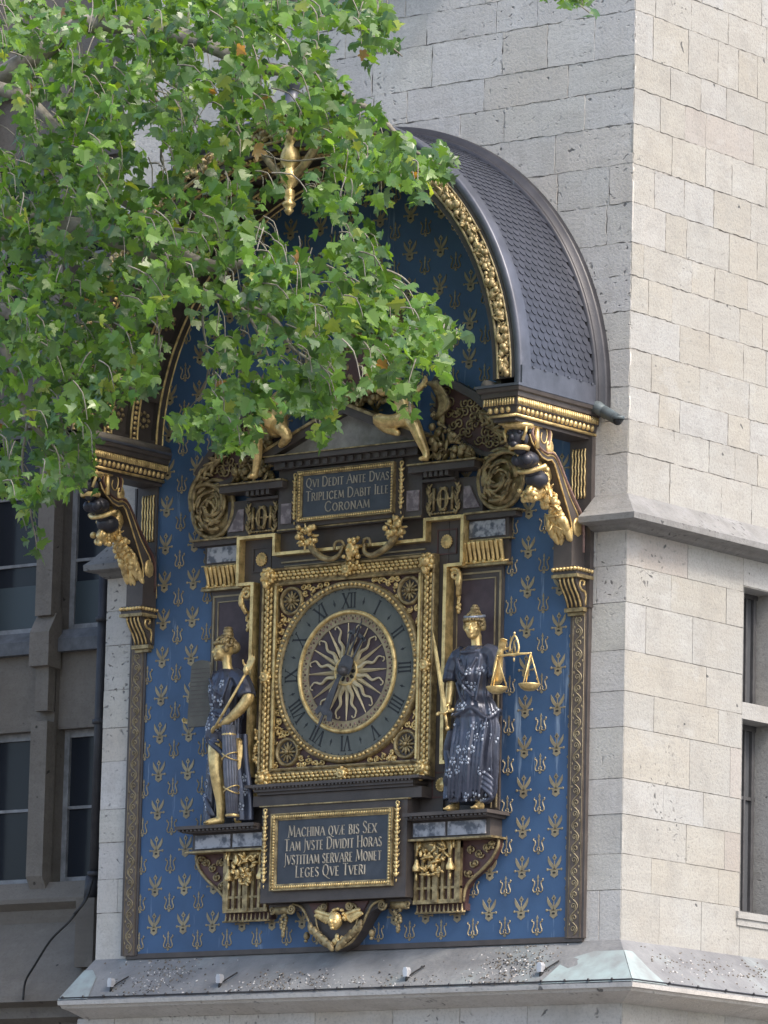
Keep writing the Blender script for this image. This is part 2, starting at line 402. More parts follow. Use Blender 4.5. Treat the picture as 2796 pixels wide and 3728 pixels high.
# core of the tower behind the block faces (mortar shows in the joints)
mb = MB()
def core(mb, x0, x1, y0, y1, z0, z1): mb.box(x0, x1, y0, y1, z0, z1)
core(mb, XL+.004, XR-.30, .0045, 6, -2.95, 8.5)
for (ya, yb, za, zb) in ((.0045, WH[0], -2.95, 8.5), (WH[1], 2.62, -2.95, 8.5), (3.2, 6, -2.95, 8.5), (WH[0], WH[1], .807, 8.5), (2.62, 3.2, .807, 8.5), (WH[0], WH[1], -2.95, WH[2]), (2.62, 3.2, -2.95, WH[2])):
    mb.box(XR-.302, XR-.0045, ya, yb, za, zb)
core(mb, XL-.096, XR+.092, -.092, 6, -7.8, -2.955)
mb.build('wall_core', 'mortar_light', tower)
# reveals, transom, mullion of the side windows
for y0 in (WH[0], 2.62):
    y1 = y0+.565 if y0 < 2 else 3.2
    wm = MB()
    wm.box(XR-.29, XR+.002, y0-.004, y1+.004, -.36, -.215)
    wm.box(XR-.29, XR+.03, y0-.06, y1+.06, -2.10, -2.04)
    wm.prism([(0, 0)]*0 or [(y0-.05, -2.10), (y1+.05, -2.10), (y1+.05, -2.16), (y0-.05, -2.16)], XR-.01, XR+.015, 'x')
    for zz in (WH[2], ): pass
    wm.box(XR-.288, XR-.001, y1-.008, y1-.004, WH[2]+.002, WH[3]-.002); wm.box(XR-.288, XR-.001, y0+.004, y0+.008, WH[2]+.002, WH[3]-.002)
    wm.box(XR-.288, XR-.003, y0+.009, y1-.009, WH[3]-.008, WH[3]-.004)
    win = wm.build('window_surround', 'stone_side', tower)
    fr = MB()
    for za, zb in ((WH[2], -.36), (-.215, WH[3])):
        fr.frame(0, 0, 0, 0, [(0, 0)]) if False else None
        for (a, b_) in ((y0, y0+.045), (y1-.075, y1-.03), ((y0+y1)/2+.09, (y0+y1)/2+.115)): fr.box(XR-.27, XR-.22, a, b_, za, zb)
        fr.box(XR-.268, XR-.222, y0, y1, za, za+.05); fr.box(XR-.268, XR-.222, y0, y1, zb-.05, zb)
    fr.box(XR-.266, XR-.224, y0, y1, -1.02, -.99)
    fr.build('window_frame', 'wood_dark', win)
    gl = MB(); gl.box(XR-.30, XR-.25, y0, y1, WH[2], WH[3]); gl.build('pane', 'glass_side', win)
# string course with sloping top, wraps both corners; starts clear of the brackets
def course_path(prof, pts, mb):
    """prof = [(out, z)], pts = [(x, y, nx, ny)] corner points with outward mitre"""
    k = len(prof); vs = []; fs = []
    for (x, y, nx, ny) in pts:
        for o, z in prof: vs.append((x+nx*o, y+ny*o, z))
    for i in range(len(pts)-1):
        for q in range(k-1): fs.append((i*k+q, (i+1)*k+q, (i+1)*k+q+1, i*k+q+1))
    fs += [tuple(range(k-1, -1, -1)), tuple((len(pts)-1)*k+j for j in range(k))]
    mb.add(vs, fs)
SCP = [(-.01, 1.045), (.06, 1.062), (.10, 1.09), (.20, 1.092), (.235, 1.10), (.24, 1.15), (.17, 1.20), (.0, 1.36), (-.01, 1.36)]
mb = MB()
course_path(SCP, [(2.53, 0, 0, -1), (XR, 0, 1, -1), (XR, 6, 1, 0)], mb)
mb.build('string_course', 'stone_weather', tower)
mb = MB(); mb.c = (.9, .9, .9)
course_path(SCP, [(XL, 6, -.37, 0), (XL, 0, -.37, -1), (-2.53, 0, 0, -1)], mb)
mb.build('string_course', 'stone_weather', tower)
# weathered lead-covered ledge below the panel
LP = [(.09, -2.965), (.12, -2.955), (.30, -2.90), (.38, -2.885), (.40, -2.862), (.43, -2.858), (.437, -2.822), (.41, -2.812), (.0, -2.425), (-.01, -2.425)]
mb = MB()
def ledge_pts(a, b): return a, b
course_path(LP[:7], [(XL, 6, -.12, 0), (XL, 0, -.12, -1), (XR, 0, 1, -1), (XR, 6, 1, 0)], mb)
lb = mb.build('ledge', 'stone_front', tower)
mb = MB()
n_ = 60
def slope_sheet(mb, P0, P1, out, k):
    """undulating sheet: P0->P1 along the wall, sloping out"""
    rows = 9; vs = []; fs = []
    for i in range(k+1):
        f = i/k; p = Vector(P0).lerp(Vector(P1), f)
        q = Vector(out[0]).lerp(Vector(out[1]), f)
        for j in range(rows+1):
            h = j/rows; v = p.lerp(q, h)
            nn = noise.noise(Vector((v.x*3.2, v.y*3.2, v.z*4)))*.012*sin(pi*h)
            vs.append(v+Vector((0, -nn, nn)))
    for i in range(k):
        for j in range(rows):
            a = i*(rows+1)+j; fs.append((a, a+1, a+rows+2, a+rows+1))
    mb.add(vs, fs)
slope_sheet(mb, (XL, 0, -2.42), (XR, 0, -2.42), ((XL-.052, -.437, -2.822), (XR+.437, -.437, -2.822)), 70)
slope_sheet(mb, (XR, 0, -2.42), (XR, 6, -2.42), ((XR+.437, -.437, -2.822), (XR+.437, 6, -2.822)), 60)
slope_sheet(mb, (XL, 6, -2.42), (XL, 0, -2.42), ((XL-.052, 6, -2.822), (XL-.052, -.437, -2.822)), 20)
mb.smooth = True
ls = mb.build('flashing', 'ledge', lb)
mb = MB()   # lead roll along the drip, rivets
mb.tube([(XL-.04, -.424, -2.795), (XR+.42, -.424, -2.795)], .007, 5); mb.tube([(XR+.424, -.42, -2.795), (XR+.424, 6, -2.795)], .007, 5)
for i in range(26):
    x = -2.9+i*.24; mb.sph((x, -.438, -2.79), .013, 6, 4)
for i in range(12): mb.sph((XR+.438, .1+i*.42, -2.79), .013, 6, 4)
mb.build('rivets', 'pipe', lb)
mb = MB()   # verdigris hips of the flashing at the two corners
for s, X in ((1, XR), (-1, XL)):
    h = lambda u, o: Vector((X+s*o*(1 if s > 0 else .12)-s*u, -o-.004, -2.42-.402*o/.437+.006))
    mb = MB(); mb.add([h(0, .12), h(0, .43), h(.95 if s > 0 else .35, .43), h(.62 if s > 0 else .22, .2), h(.3 if s > 0 else .1, .12)], [(0, 1, 2, 3, 4) if s < 0 else (4, 3, 2, 1, 0)]); mb.build('copper_patch', 'copper', lb)
mb = MB(); hh = lambda u, o: Vector((XR+o+.004, -o+u, -2.42-.402*o/.437+.006))
mb.add([hh(0, .12), hh(0, .43), hh(.5, .43), hh(.32, .3), hh(.12, .12)], [(0, 1, 2, 3, 4)])
mb.build('copper_patch', 'copper', lb)
mb = MB()   # flaking crust, moss and droppings on the ledge
rc = random.Random(12)
for (cx, sx, n) in ((-2.0, .45, 330), (-.6, .4, 130), (-.1, .7, 220), (1.95, .42, 420), (.9, .6, 60), (2.9, 1.2, 0)):
    for i in range(n):
        x = rc.gauss(cx, sx*.55); o = min(.41, max(.04, rc.gauss(.34 if abs(cx) < 1 else .24, .07 if abs(cx) < 1 else .11)))
        if x < -2.9 or x > 2.85: continue
        r = rc.uniform(.003, .0095); q = rotm('X', .8) @ rotm('Z', rc.uniform(0, 3))
        mb.add([], []); mb.sph((x, -o, -2.42-.402*o/.437+.003), (r*rc.uniform(.8, 2.0), r, r*.8), 5, 4, q, m=0 if rc.random() < .5 else (1 if rc.random() < .7 else 2))
for i in range(260):
    yy = rc.uniform(.2, 3.2); o = min(.41, max(.05, rc.gauss(.2, .09))); r = rc.uniform(.004, .011)
    mb.sph((XR+o, yy, -2.42-.402*o/.437+.003), (r, r*rc.uniform(.8, 2), r*.8), 5, 4, m=0 if rc.random() < .7 else 1)
setkind(mb.build('crust', ['stone_dark', 'drip', 'pipe'], lb), 'stuff')

# ------------------------------------------------------------------ palace wing to the left, set back
PY = .8
wing = thing('palace_wing', 'sooty stone palace facade with mullioned windows, left of the tower', 'building', (-6, 4, GROUND))
mb = MB(); mb.c = (.95, .95, .95)
def col_(x0, x1, z0, z1, y=PY, d=.35): mb.box(x0, x1, y, y+d, z0, z1)
XA = -14; bays = [(-3.35, -4.20), (-4.38, -5.23), (-5.41, -6.26), (-6.44, -7.29), (-7.47, -8.32)]
prev = -2.9
for (a, b_) in bays:
    mb.box(a, prev, PY, PY+.6, -1.62, 6.0)           # pier / mullion
    for (z0, z1) in ((-.16, .58), (2.75, 3.35), (5.3, 6.0)): mb.box(b_, a, PY+.06, PY+.6, z0, z1)
    prev = b_
mb.box(XA, prev, PY, PY+.6, -1.62, 6.0)
mb.box(XA, -2.9, PY-.04, PY+.6, 6.0, 8.2)
mb.box(XA, -2.9, PY+.1, PY+.6, -7.8, -1.62)
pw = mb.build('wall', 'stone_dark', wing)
mb = MB()   # slim raised ribs on the mullions, with the slanting foot
for (a, b_) in bays:
    if a > -4: continue
    cx = a+.10
    mb.box(cx-.10, cx+.10, PY-.12, PY+.01, -1.55, -.1); mb.box(cx-.08, cx+.08, PY-.10, PY+.01, .0, .45); mb.box(cx-.10, cx+.10, PY-.12, PY+.01, .9, 6)
    mb.prism([(PY-.16, .42), (PY-.16, .74), (PY-.06, .92), (PY+.02, .92), (PY+.02, .40)], cx-.12, cx+.12, 'x')
    mb.prism([(PY-.12, -1.55), (PY+.01, -1.55), (PY+.01, -1.80), ], cx-.10, cx+.10, 'x')
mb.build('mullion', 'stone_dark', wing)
for (z0, z1, o) in ((.56, .78, .03), (3.33, 3.5, .06)):
    pr = -2.95
    for (a, b_) in bays:
        mb = MB(); mb.prism([(PY-o, z0), (PY+.2, z0), (PY+.2, z1), (PY+.06, z1), (PY-o, z0+.12)], b_-.02, a+.02, 'x'); mb.build('transom', 'stone_dark2', wing)
mb = MB(); mb.c = (.9, .9, .9)
mb.prism([(PY+.1, -1.60), (PY-.02, -1.60), (PY-.12, -1.76), (PY-.12, -1.80), (PY-.03, -1.86), (PY-.03, -1.93), (PY-.02, -1.98), (PY-.60, -2.70), (PY-.62, -2.76), (PY-.5, -2.80), (PY-.5, -2.9), (PY-.4, -2.95), (PY-.4, -3.1), (PY+.1, -3.1)], XA, -2.92, 'x')
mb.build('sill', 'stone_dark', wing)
def leftwin(a, b_, z0, z1, bars, film=None):
    fr = MB()
    yy = PY+.19
    fr.box(b_, b_+.06, yy-.03, yy+.03, z0, z1); fr.box(a-.05, a, yy-.03, yy+.03, z0, z1)
    fr.box(b_+.06, a-.05, yy-.028, yy+.028, z1-.07, z1); fr.box(b_+.06, a-.05, yy-.028, yy+.028, z0, z0+.06)
    for zb in bars: fr.box(b_+.06, a-.05, yy-.022, yy+.022, zb-.014, zb+.014)
    o = fr.build('window', 'frame_win', wing)
    p = MB(); p.box(b_+.02, a-.02, yy, yy+.01, z0+.01, z1-.01); p.build('pane', 'glass', o)
    if film: p = MB(); p.box(b_+.06, a-.05, yy-.012, yy-.006, film[0], film[1]); p.build('privacy_film', 'film', o)
for (a, b_) in bays:
    leftwin(a, b_, -1.60, -.16, (-.89,)); leftwin(a, b_, .78, 2.75, (1.45, 2.1), (.84, 1.25)); leftwin(a, b_, 3.5, 5.3, (4.4,))

# ------------------------------------------------------------------ downpipe and cable in the corner
dp = thing('downpipe', 'dark lead downpipe in the corner between tower and palace', 'pipe', (-3.22, .35, GROUND))
mb = MB(True)
mb.tube([(-3.26, .36, 1.25), (-3.26, .36, -1.62)], .048, 10); mb.tube([(-3.28, .36, -1.62), (-3.3, .36, -1.84)], .066, 10)
for z in (-1.60, -.2, .75): mb.lathe([(.05, -.025), (.068, -.02), (.068, .02), (.05, .025)], (-3.26, .36, z), 12)
mb.build('pipe', 'pipe', dp)
mb = MB(); mb.c = (.7, .7, .7); mb.box(-3.42, -3.2, .3, .5, -2.45, -1.82); mb.build('boot', 'stone_dark', dp)
mb = MB(True)
mb.tube(smooth_pts([at(196, 1915, .2), at(180, 1950, .15), at(150, 1990, .05), at(110, 2030, -.0), at(75, 2085, .05), at(55, 2120, .15), at(50, 2160, .15)]), .011, 6)
mb.tube(smooth_pts([at(200, 1900, .2), at(185, 1945, .1), at(160, 1975, .05)]), .012, 6)
tag(mb.build('cable', 'rubber'), 'slack black cable running down the sloping sill at lower left', 'cable')
# ------------------------------------------------------------------ small spotlights on the ledge
for i, (x, lab) in enumerate(((-2.42, 'small silvery ledge spotlight at the far left, below the scroll border'), (-1.17, 'small silvery ledge spotlight below the left console, second from the left'), (.89, 'small silvery ledge spotlight just right of the cherub bracket'), (2.30, 'small silvery ledge spotlight at the right, among the dark crust'))):
    o_ = .33; z = -2.42-.402*o_/.437
    th_ = thing('ledge_spotlight', lab, 'spotlight', (x, -o_, z), 'spotlights on the ledge')
    mb = MB(); mb.prism([(x-.02, z+.02), (x+.02, z+.02), (x+.025, z+.075), (x+.012, z+.10), (x-.015, z+.10), (x-.025, z+.07)], -o_-.035, -o_+.02); mb.build('lamp_head', 'steel', th_)
    mb = MB(True); mb.tube([(x, -o_-.01, z-.03), (x+.005, -o_-.01, z+.03)], .013, 6); mb.tube(smooth_pts([(x+.01, -o_, z+.02), (x+.05, -o_+.03, z+.06), (x+.11, -o_+.10, z+.12)]), .007, 5); mb.build('bracket_arm', 'rubber', th_)
# ================================================================== CLOCK PANEL AND CANOPY
ZS = 2.2; RI = 2.34; RO = 2.58; FY = -1.17
panel = thing('painted_panel', 'blue painted wall panel strewn with gold lyres and crowned emblems behind the clock', 'wall panel', (0, -.02, -2.42))
arc = [(RI*1.03*cos(pi*i/48), ZS+RI*1.03*sin(pi*i/48)) for i in range(49)]
mb = MB(); mb.prism([(-2.40, -2.385), (2.345, -2.385), (2.345, 1.9)]+arc+[(-2.40, 1.9)], -.03, -.004)
mb.build('backing', 'blue', panel)
mb = MB(); mb.box(-2.52, 2.50, -.034, -.003, -2.43, -2.385); mb.build('bottom_rail', 'brown', panel)
for s in (-1, 1):
    x0, x1 = (-2.548, -2.408) if s < 0 else (2.352, 2.495)
    mb = MB(); mb.box(x0-.0, x1, -.05, -.002, -2.40, .37); mb.m = 1
    mb.box(x0-.022, x0-.001, -.046, -.002, -2.40, 1.85); mb.box(x1+.001, x1+.024, -.044, -.002, -2.40, 1.85)
    bs = mb.build('border_strip', ['brown_grey', 'brown'], panel)
    mb = MB(True); xc = (x0+x1)/2; k = 28; pit_ = 2.72/k
    nw = 180
    mb.tube([(xc+.037*sin(pi*(2.70*q/nw)/pit_), -.052, -2.375+2.70*q/nw) for q in range(nw+1)], .0062, 4)
    for i in range(k):
        q = 1 if i % 2 else -1; zc = -2.375+pit_*(i+.5)
        mb.tube(spiral(xc+q*.006, zc, .005, .030, 2.2 if q > 0 else 2.2, 1.35, -.053, 16, q), .0058, 4)
        mb.sph((xc+q*.044, -.052, zc+.04), (.008, .005, .014), 5, 4)
    mb.tube([(x0+.012, -.052, -2.39), (x0+.012, -.052, .36)], .003, 4); mb.tube([(x1-.012, -.052, -2.39), (x1-.012, -.052, .36)], .003, 4)
    mb.build('scrollwork', 'gold_paint', bs)
mb = MB(); y0 = -.0345; dk = MB()
def fleur(x, z):
    def pr(p, m=0): mb.prism([(x+a, z+b) for a, b in p], y0-.002*m, -.028+.002, m=0)
    pr([(0, .070), (.024, .098), (0, .130), (-.024, .098)]); pr([(-.004, 0), (.004, 0), (.005, .075), (-.005, .075)])
    for q in (-1, 1):
        pr([(0, -.002), (q*.018, .006), (q*.054, .042), (q*.069, .074), (q*.069, .115), (q*.056, .098), (q*.038, .072), (q*.008, .034), (q*.003, .03)])
        mb.box(x+q*.0, x+q*.066, y0, -.026, z-.0055, z+.0055); mb.sph((x+q*.072, y0+.002, z), (.0125, .006, .0125), 6, 4)
    pr([(-.040, -.008), (-.034, -.03), (-.040, -.048), (-.018, -.062), (0, -.074), (.018, -.062), (.040, -.048), (.034, -.03), (.040, -.008), (.014, -.002), (-.014, -.002)])
    mb.prism([(x-.016, z-.024), (x, z-.018), (x+.016, z-.024), (x+.012, z-.036), (x-.012, z-.036)], y0-.002, -.03, m=1)
    mb.prism([(x, z+.090), (x+.007, z+.098), (x, z+.108), (x-.007, z+.098)], y0-.002, -.03, m=1)
def lyre(x, z):
    for q in (-1, 1):
        mb.tube([(x+q*a, y0+.001, z+b) for a, b in ((.050, .052), (.056, .046), (.050, .034), (.036, .030), (.033, .014), (.038, -.006), (.050, -.030), (.050, -.048), (.036, -.062), (.016, -.058), (.010, -.046), (.014, -.036), (.006, -.022))], [.0075]+[.0065]*11+[.005], 4)
    mb.prism([(x-.005, z-.03), (x+.005, z-.03), (x+.005, z+.02), (x+.010, z+.035), (x+.004, z+.05), (x+.011, z+.062), (x, z+.088), (x-.011, z+.062), (x-.004, z+.05), (x-.010, z+.035), (x-.005, z+.02)], y0, -.026)
    mb.prism([(x, z-.05), (x+.016, z-.078), (x, z-.088), (x-.016, z-.078)], y0, -.026)
for k in range(22):
    zb = -2.155+.344*k
    for i in range(-7, 7):
        x = .169+.3385*i; z = zb
        if z > ZS and math.hypot(x, z-ZS) > RI: continue
        if abs(x) < .8 and -2.1 < z < 2.3: continue
        if abs(x) < 2.3: fleur(x, z)
    for i in range(-7, 8):
        x = .3385*i; z = zb-.125
        if z > ZS and math.hypot(x, z-ZS) > RI: continue
        if abs(x) < .8 and -2.1 < z < 2.3: continue
        if abs(x) < 2.38: lyre(x, z)
ep = mb.build('emblems', ['gold_paint', 'black'], panel)

# ---- canopy
can = thing('arched_canopy', 'barrel-vaulted canopy roofed in dark scale tiles, gilded underneath, over the clock', 'canopy', (0, -.6, 1.85))
mb = MB(True); mb.lathe([(RO-.012, FY+.02), (RO-.012, -.005)], (0, 0, ZS), 64, 'y', a0=0, a1=pi)
mb.build('roof_deck', 'zinc', can)
mb = MB(); rows = 112; mb.c = (1, 1, 1)
for i in range(2, rows-2):
    th = pi*i/rows; dz = pi*RO/rows; off = (i % 2)*.044
    u = Vector((cos(th), 0, sin(th)))                         # outward
    for side in (0,):
        dn = Vector((sin(th), 0, -cos(th))) if th < pi/2 else Vector((-sin(th), 0, cos(th)))   # down the slope
        nyt = 11
        for j in range(nyt):
            yc = FY+.135+off*.95+j*.088
            if yc > -.13: continue
            C0 = Vector((0, yc, ZS))+u*RO
            pts = []
            for (a, b) in ((-.042, .03), (-.042, -.045), (.042, -.045), (.042, .03), (.034, .052), (.018, .066), (0, .070), (-.018, .066), (-.034, .052)):
                lift = .0115*(b+.045)/.115+.002
                pts.append(C0+Vector((0, a, 0))+dn*(b*dz/.0724)+u*lift)
            low = [p-u*.010 for p in pts[3:]+pts[:1]]
            nrm = (pts[1]-pts[0]).cross(pts[2]-pts[1])
            n = len(pts); f = tuple(range(n)); fl = nrm.dot(u) < 0
            base = len(mb.v); allp = pts+low; L = len(low)
            fs = [f if not fl else f[::-1]]
            idx = list(range(3, n))+[0]
            for q in range(len(idx)-1): fs.append((idx[q], idx[q+1], n+q+1, n+q))
            mb.add(allp, fs)
mb.build('scale_tiles', 'tile', can)
mb = MB(True)   # zinc edges: along the wall, the front verge and the eaves
mb.lathe([(RO-.01, -.13), (RO+.035, -.13), (RO+.04, -.10), (RO+.04, -.085), (RO+.09, -.075), (RO+.10, -.05), (RO+.10, -.003)], (0, 0, ZS), 72, 'y', a0=-.045, a1=pi+.045)
wfl = mb.build('wall_flashing', 'zinc_dark', can)
mb = MB(True)
mb.lathe([(RO+.018, FY+.125), (RO+.022, FY-.005), (RO+.012, FY-.025), (RO-.03, FY-.03), (RO-.055, FY-.012), (RO-.07, FY+.01)], (0, 0, ZS), 72, 'y', a0=-.03, a1=pi+.03)
mb.build('verge', 'zinc', can)
for s in (-1, 1):
    mb = MB(); xs = s*(RO+.012)
    mb.prism([(FY-.02, ZS-.085), (-.10, ZS-.085), (-.10, ZS+.095), (FY-.02, ZS+.095)], xs, xs+s*.02, 'x')
    for i in range(6): mb.box(xs+s*.015, xs+s*.03, FY+.12+i*.17, FY+.15+i*.17, ZS+.088, ZS+.104)
    mb.build('eaves_plate', 'zinc', can)
mb = MB(); mb.m = 0   # archivolt ring
mb.smooth = False
mb.lathe([(RI+.005, 0-.02), (RI-.002, FY), (RI+.018, FY-.012), (RI+.03, FY+.004), (RO-.10, FY+.004), (RO-.085, FY-.014), (RO-.06, FY-.012), (RO-.05, FY+.02)], (0, 0, ZS), 72, 'y', a0=0, a1=pi)
arx = mb.build('archivolt', 'brown', can)
mb = MB(True)
mb.lathe([(RI-.004, FY-.002), (RI+.004, FY-.02), (RI+.018, FY-.022), (RI+.024, FY-.006)], (0, 0, ZS), 72, 'y', a0=0, a1=pi)
mb.lathe([(RO-.102, FY-.006), (RO-.096, FY-.022), (RO-.086, FY-.022), (RO-.08, FY-.006)], (0, 0, ZS), 72, 'y', a0=0, a1=pi)
def farc(r):
    a = r.uniform(.01, pi-.01); rr = r.uniform(RI+.045, RO-.115); return rr*cos(a), ZS+rr*sin(a), r.uniform(.0, .035)
fruit(mb, farc, 1500, .014, .034, FY+.005, 5)
mb.build('carved_fruit', 'gold_arch', arx)
# soffit with coffers
mb = MB(); mb.lathe([(RI-.0, FY+.01), (RI-.0, -.03)], (0, 0, ZS), 64, 'y', a0=-.0, a1=pi)
for y in (-.07, -.43, -.79, FY+.06):
    mb.lathe([(RI+.001, y-.05), (RI-.055, y-.05), (RI-.06, y-.04), (RI-.06, y+.04), (RI-.055, y+.05), (RI+.001, y+.05)], (0, 0, ZS), 64, 'y', a0=0, a1=pi)
for i in range(0, 17):
    th = pi*i/16; rm = rotm('Y', -th)
    for (a, b) in ((-.05, .05),):
        vs = [rm @ Vector((r_, y_, h_))+Vector((0, 0, ZS)) for r_ in (RI-.05, RI+.002) for y_ in (FY+.05, -.07) for h_ in (a, b)]
        mb.add(vs, [(0, 1, 3, 2), (4, 6, 7, 5), (0, 4, 5, 1), (2, 3, 7, 6), (0, 2, 6, 4), (1, 5, 7, 3)])
sf = mb.build('soffit', 'brown', can)
mb = MB(True)
for y, w_ in ((-.025, .012), (-.115, .008), (-.385, .008), (-.475, .008), (-.745, .008), (-.835, .008), (FY+.115, .008)):
    mb.lathe([(RI-.055, y-w_), (RI-.070, y-w_), (RI-.070, y+w_), (RI-.055, y+w_)], (0, 0, ZS), 64, 'y', a0=0, a1=pi)
for y in (-.43, -.79, FY+.06):
    for i in range(150):
        th = pi*(i+.5)/150; mb.sph((cos(th)*(RI-.064), y, ZS+sin(th)*(RI-.064)), (.018, .024, .018), 6, 4)
mb.build('soffit_gilding', 'gold', sf)
mb = MB(True)   # painted flowers in the coffers
for i in range(16):
    th = pi*(i+.5)/16
    for y in (-.25, -.61, -.95):
        for k in range(8):
            a = k*pi/4; tt = th+cos(a)*.028; mb.sph((cos(tt)*(RI-.004), y+sin(a)*.07, ZS+sin(tt)*(RI-.004)), .02, 6, 4)
        mb.sph((cos(th)*(RI-.006), y, ZS+sin(th)*(RI-.006)), .025, 6, 4)
mb.build('coffer_flowers', 'gold_dull', sf)
# crown of the arch: keystone, V ribs, turned pendant, finial
mb = MB(True); yk = FY+.03
mb.lathe([(.0, -.62), (.02, -.61), (.045, -.575), (.03, -.56), (.06, -.53), (.062, -.51), (.035, -.49), (.05, -.45), (.05, -.40), (.03, -.38), (.075, -.33), (.085, -.27), (.07, -.22), (.05, -.20), (.085, -.16), (.09, -.10), (.075, -.04), (.05, .0), (.09, .06), (.07, .12)], (.02, yk, 4.50), 18)
pen = mb.build('pendant', 'gold', can)
for s in (-1, 1):
    mb = MB(True); mb.tube(smooth_pts([(.02+s*.03, yk, 4.22), (.02+s*.16, yk, 4.31), (.02+s*.30, yk, 4.47), (.02+s*.40, yk, 4.56)]), .042, 8)
    mb.build('pendant_rib', 'gold_dull', pen)
mb = MB(True)
mb.lathe([(.16, 0), (.17, .04), (.10, .10), (.07, .17), (.06, .22), (.10, .25), (.10, .30), (.05, .33), (.05, .38), (.0, .40)], (.02, yk, 4.78), 16)
mb.build('finial', 'zinc', can)
mb = MB(True); fruit(mb, lambda r: (.02+r.uniform(-.36, .36), 4.66+r.uniform(-.05, .16), r.uniform(0, .08)), 90, .02, .045, FY, 8)
for s in (-1, 1): mb.tube(spiral(.02+s*.28, 4.74, .01, .10, 1, 1.6, FY-.03, 22, s), .022, 6)
mb.build('crest', 'gold_dull', can)

# entablatures carrying the canopy
def entab(s):
    e = MB()
    prof = [(0, 1.845), (0, 1.87), (.02, 1.872), (.022, 1.905), (.03, 1.91), (.045, 1.96), (.06, 1.965), (.06, 2.035), (.075, 2.04), (.08, 2.075), (.10, 2.085), (.11, 2.115), (.09, 2.125)]
    xi, xo = s*2.27, s*2.50
    xa, xb = min(xi, xo), max(xi, xo)
    k = len(prof); vs = []; fs = []
    for (x, y, a, b) in ((xa, .0, -1, 0), (xa, FY+.05, -1, -1), (xb, FY+.05, 1, -1), (xb, .0, 1, 0)):
        for o, z in prof: vs.append((x+a*o, y+b*o, z))
    for i in range(3):
        for q in range(k-1): fs.append((i*k+q, (i+1)*k+q, (i+1)*k+q+1, i*k+q+1))
    fs.append((0, k, 2*k, 3*k)[::-1]); fs.append((k-1, 2*k-1, 3*k-1, 4*k-1))
    e.add(vs, fs)
    eo = e.build('entablature', 'brown', can)
    b = MB(True)
    def run(z, off, step, shp):
        ya = FY+.05-off
        n = int((0-ya)/step)
        for sx, X in ((-1, xa-off), (1, xb+off)):
            for i in range(n): shp(b, X, ya+step*(i+.5), z, sx, 'x')
        m_ = int((xb-xa+2*off)/step)
        for i in range(m_): shp(b, xa-off+step*(i+.5), ya, z, -1, 'y')
    def bar(b, x, y, z, sx, ax):
        if ax == 'x': b.box(x-.006, x+.012*sx, y-.007, y+.007, z-.028, z+.028)
        else: b.box(x-.007, x+.007, y-.012, y+.006, z-.028, z+.028)
    def egg(b, x, y, z, sx, ax): b.sph((x, y, z), (.024, .024, .030), 7, 5)
    run(2.0, .06, .027, bar); run(1.937, .036, .062, egg)
    f_ = .022
    for pth in ([(xa-f_, 0, 1.888), (xa-f_, FY+.05-f_, 1.888), (xb+f_, FY+.05-f_, 1.888), (xb+f_, 0, 1.888)],):
        for p, q in zip(pth[:-1], pth[1:]): b.tube([p, q], .014, 6)
    b.build('gilded_mouldings', 'gold', eo)
    c = MB()
    c.box(xa-.115, xb+.115, FY-.07, -.005, 2.118, 2.14)
    c.build('cover_plate', 'zinc', eo)
    d = MB(True); d.c = (.9, .9, .9)
    xx = s*2.22
    d.tube([(xx, FY, 2.15), (xx, -.02, 2.15)], .055, 10)
    d.build('dusty_roll', 'stone_dark', eo)
entab(1); entab(-1)
mb = MB(True)
mb.tube([(2.50, -.12, 2.14), (2.62, -.10, 2.10), (2.71, -.09, 2.04)], [.06, .058, .05], 12)
mb.tube([(2.68, -.095, 2.065), (2.90, -.20, 1.955)], [.052, .048], 12, cap=False)
mb.lathe([(.048, 0), (.056, .005), (.056, .03), (.048, .03)], (2.90, -.20, 1.955), 12)
sp = mb.build('spout', 'copper_dark', can)
mb = MB(); mb.sph((2.885, -.192, 1.963), .047, 10, 6); mb.build('spout_mouth_shade', 'black', sp)  # black ball in the open end, painted shade for the hollow

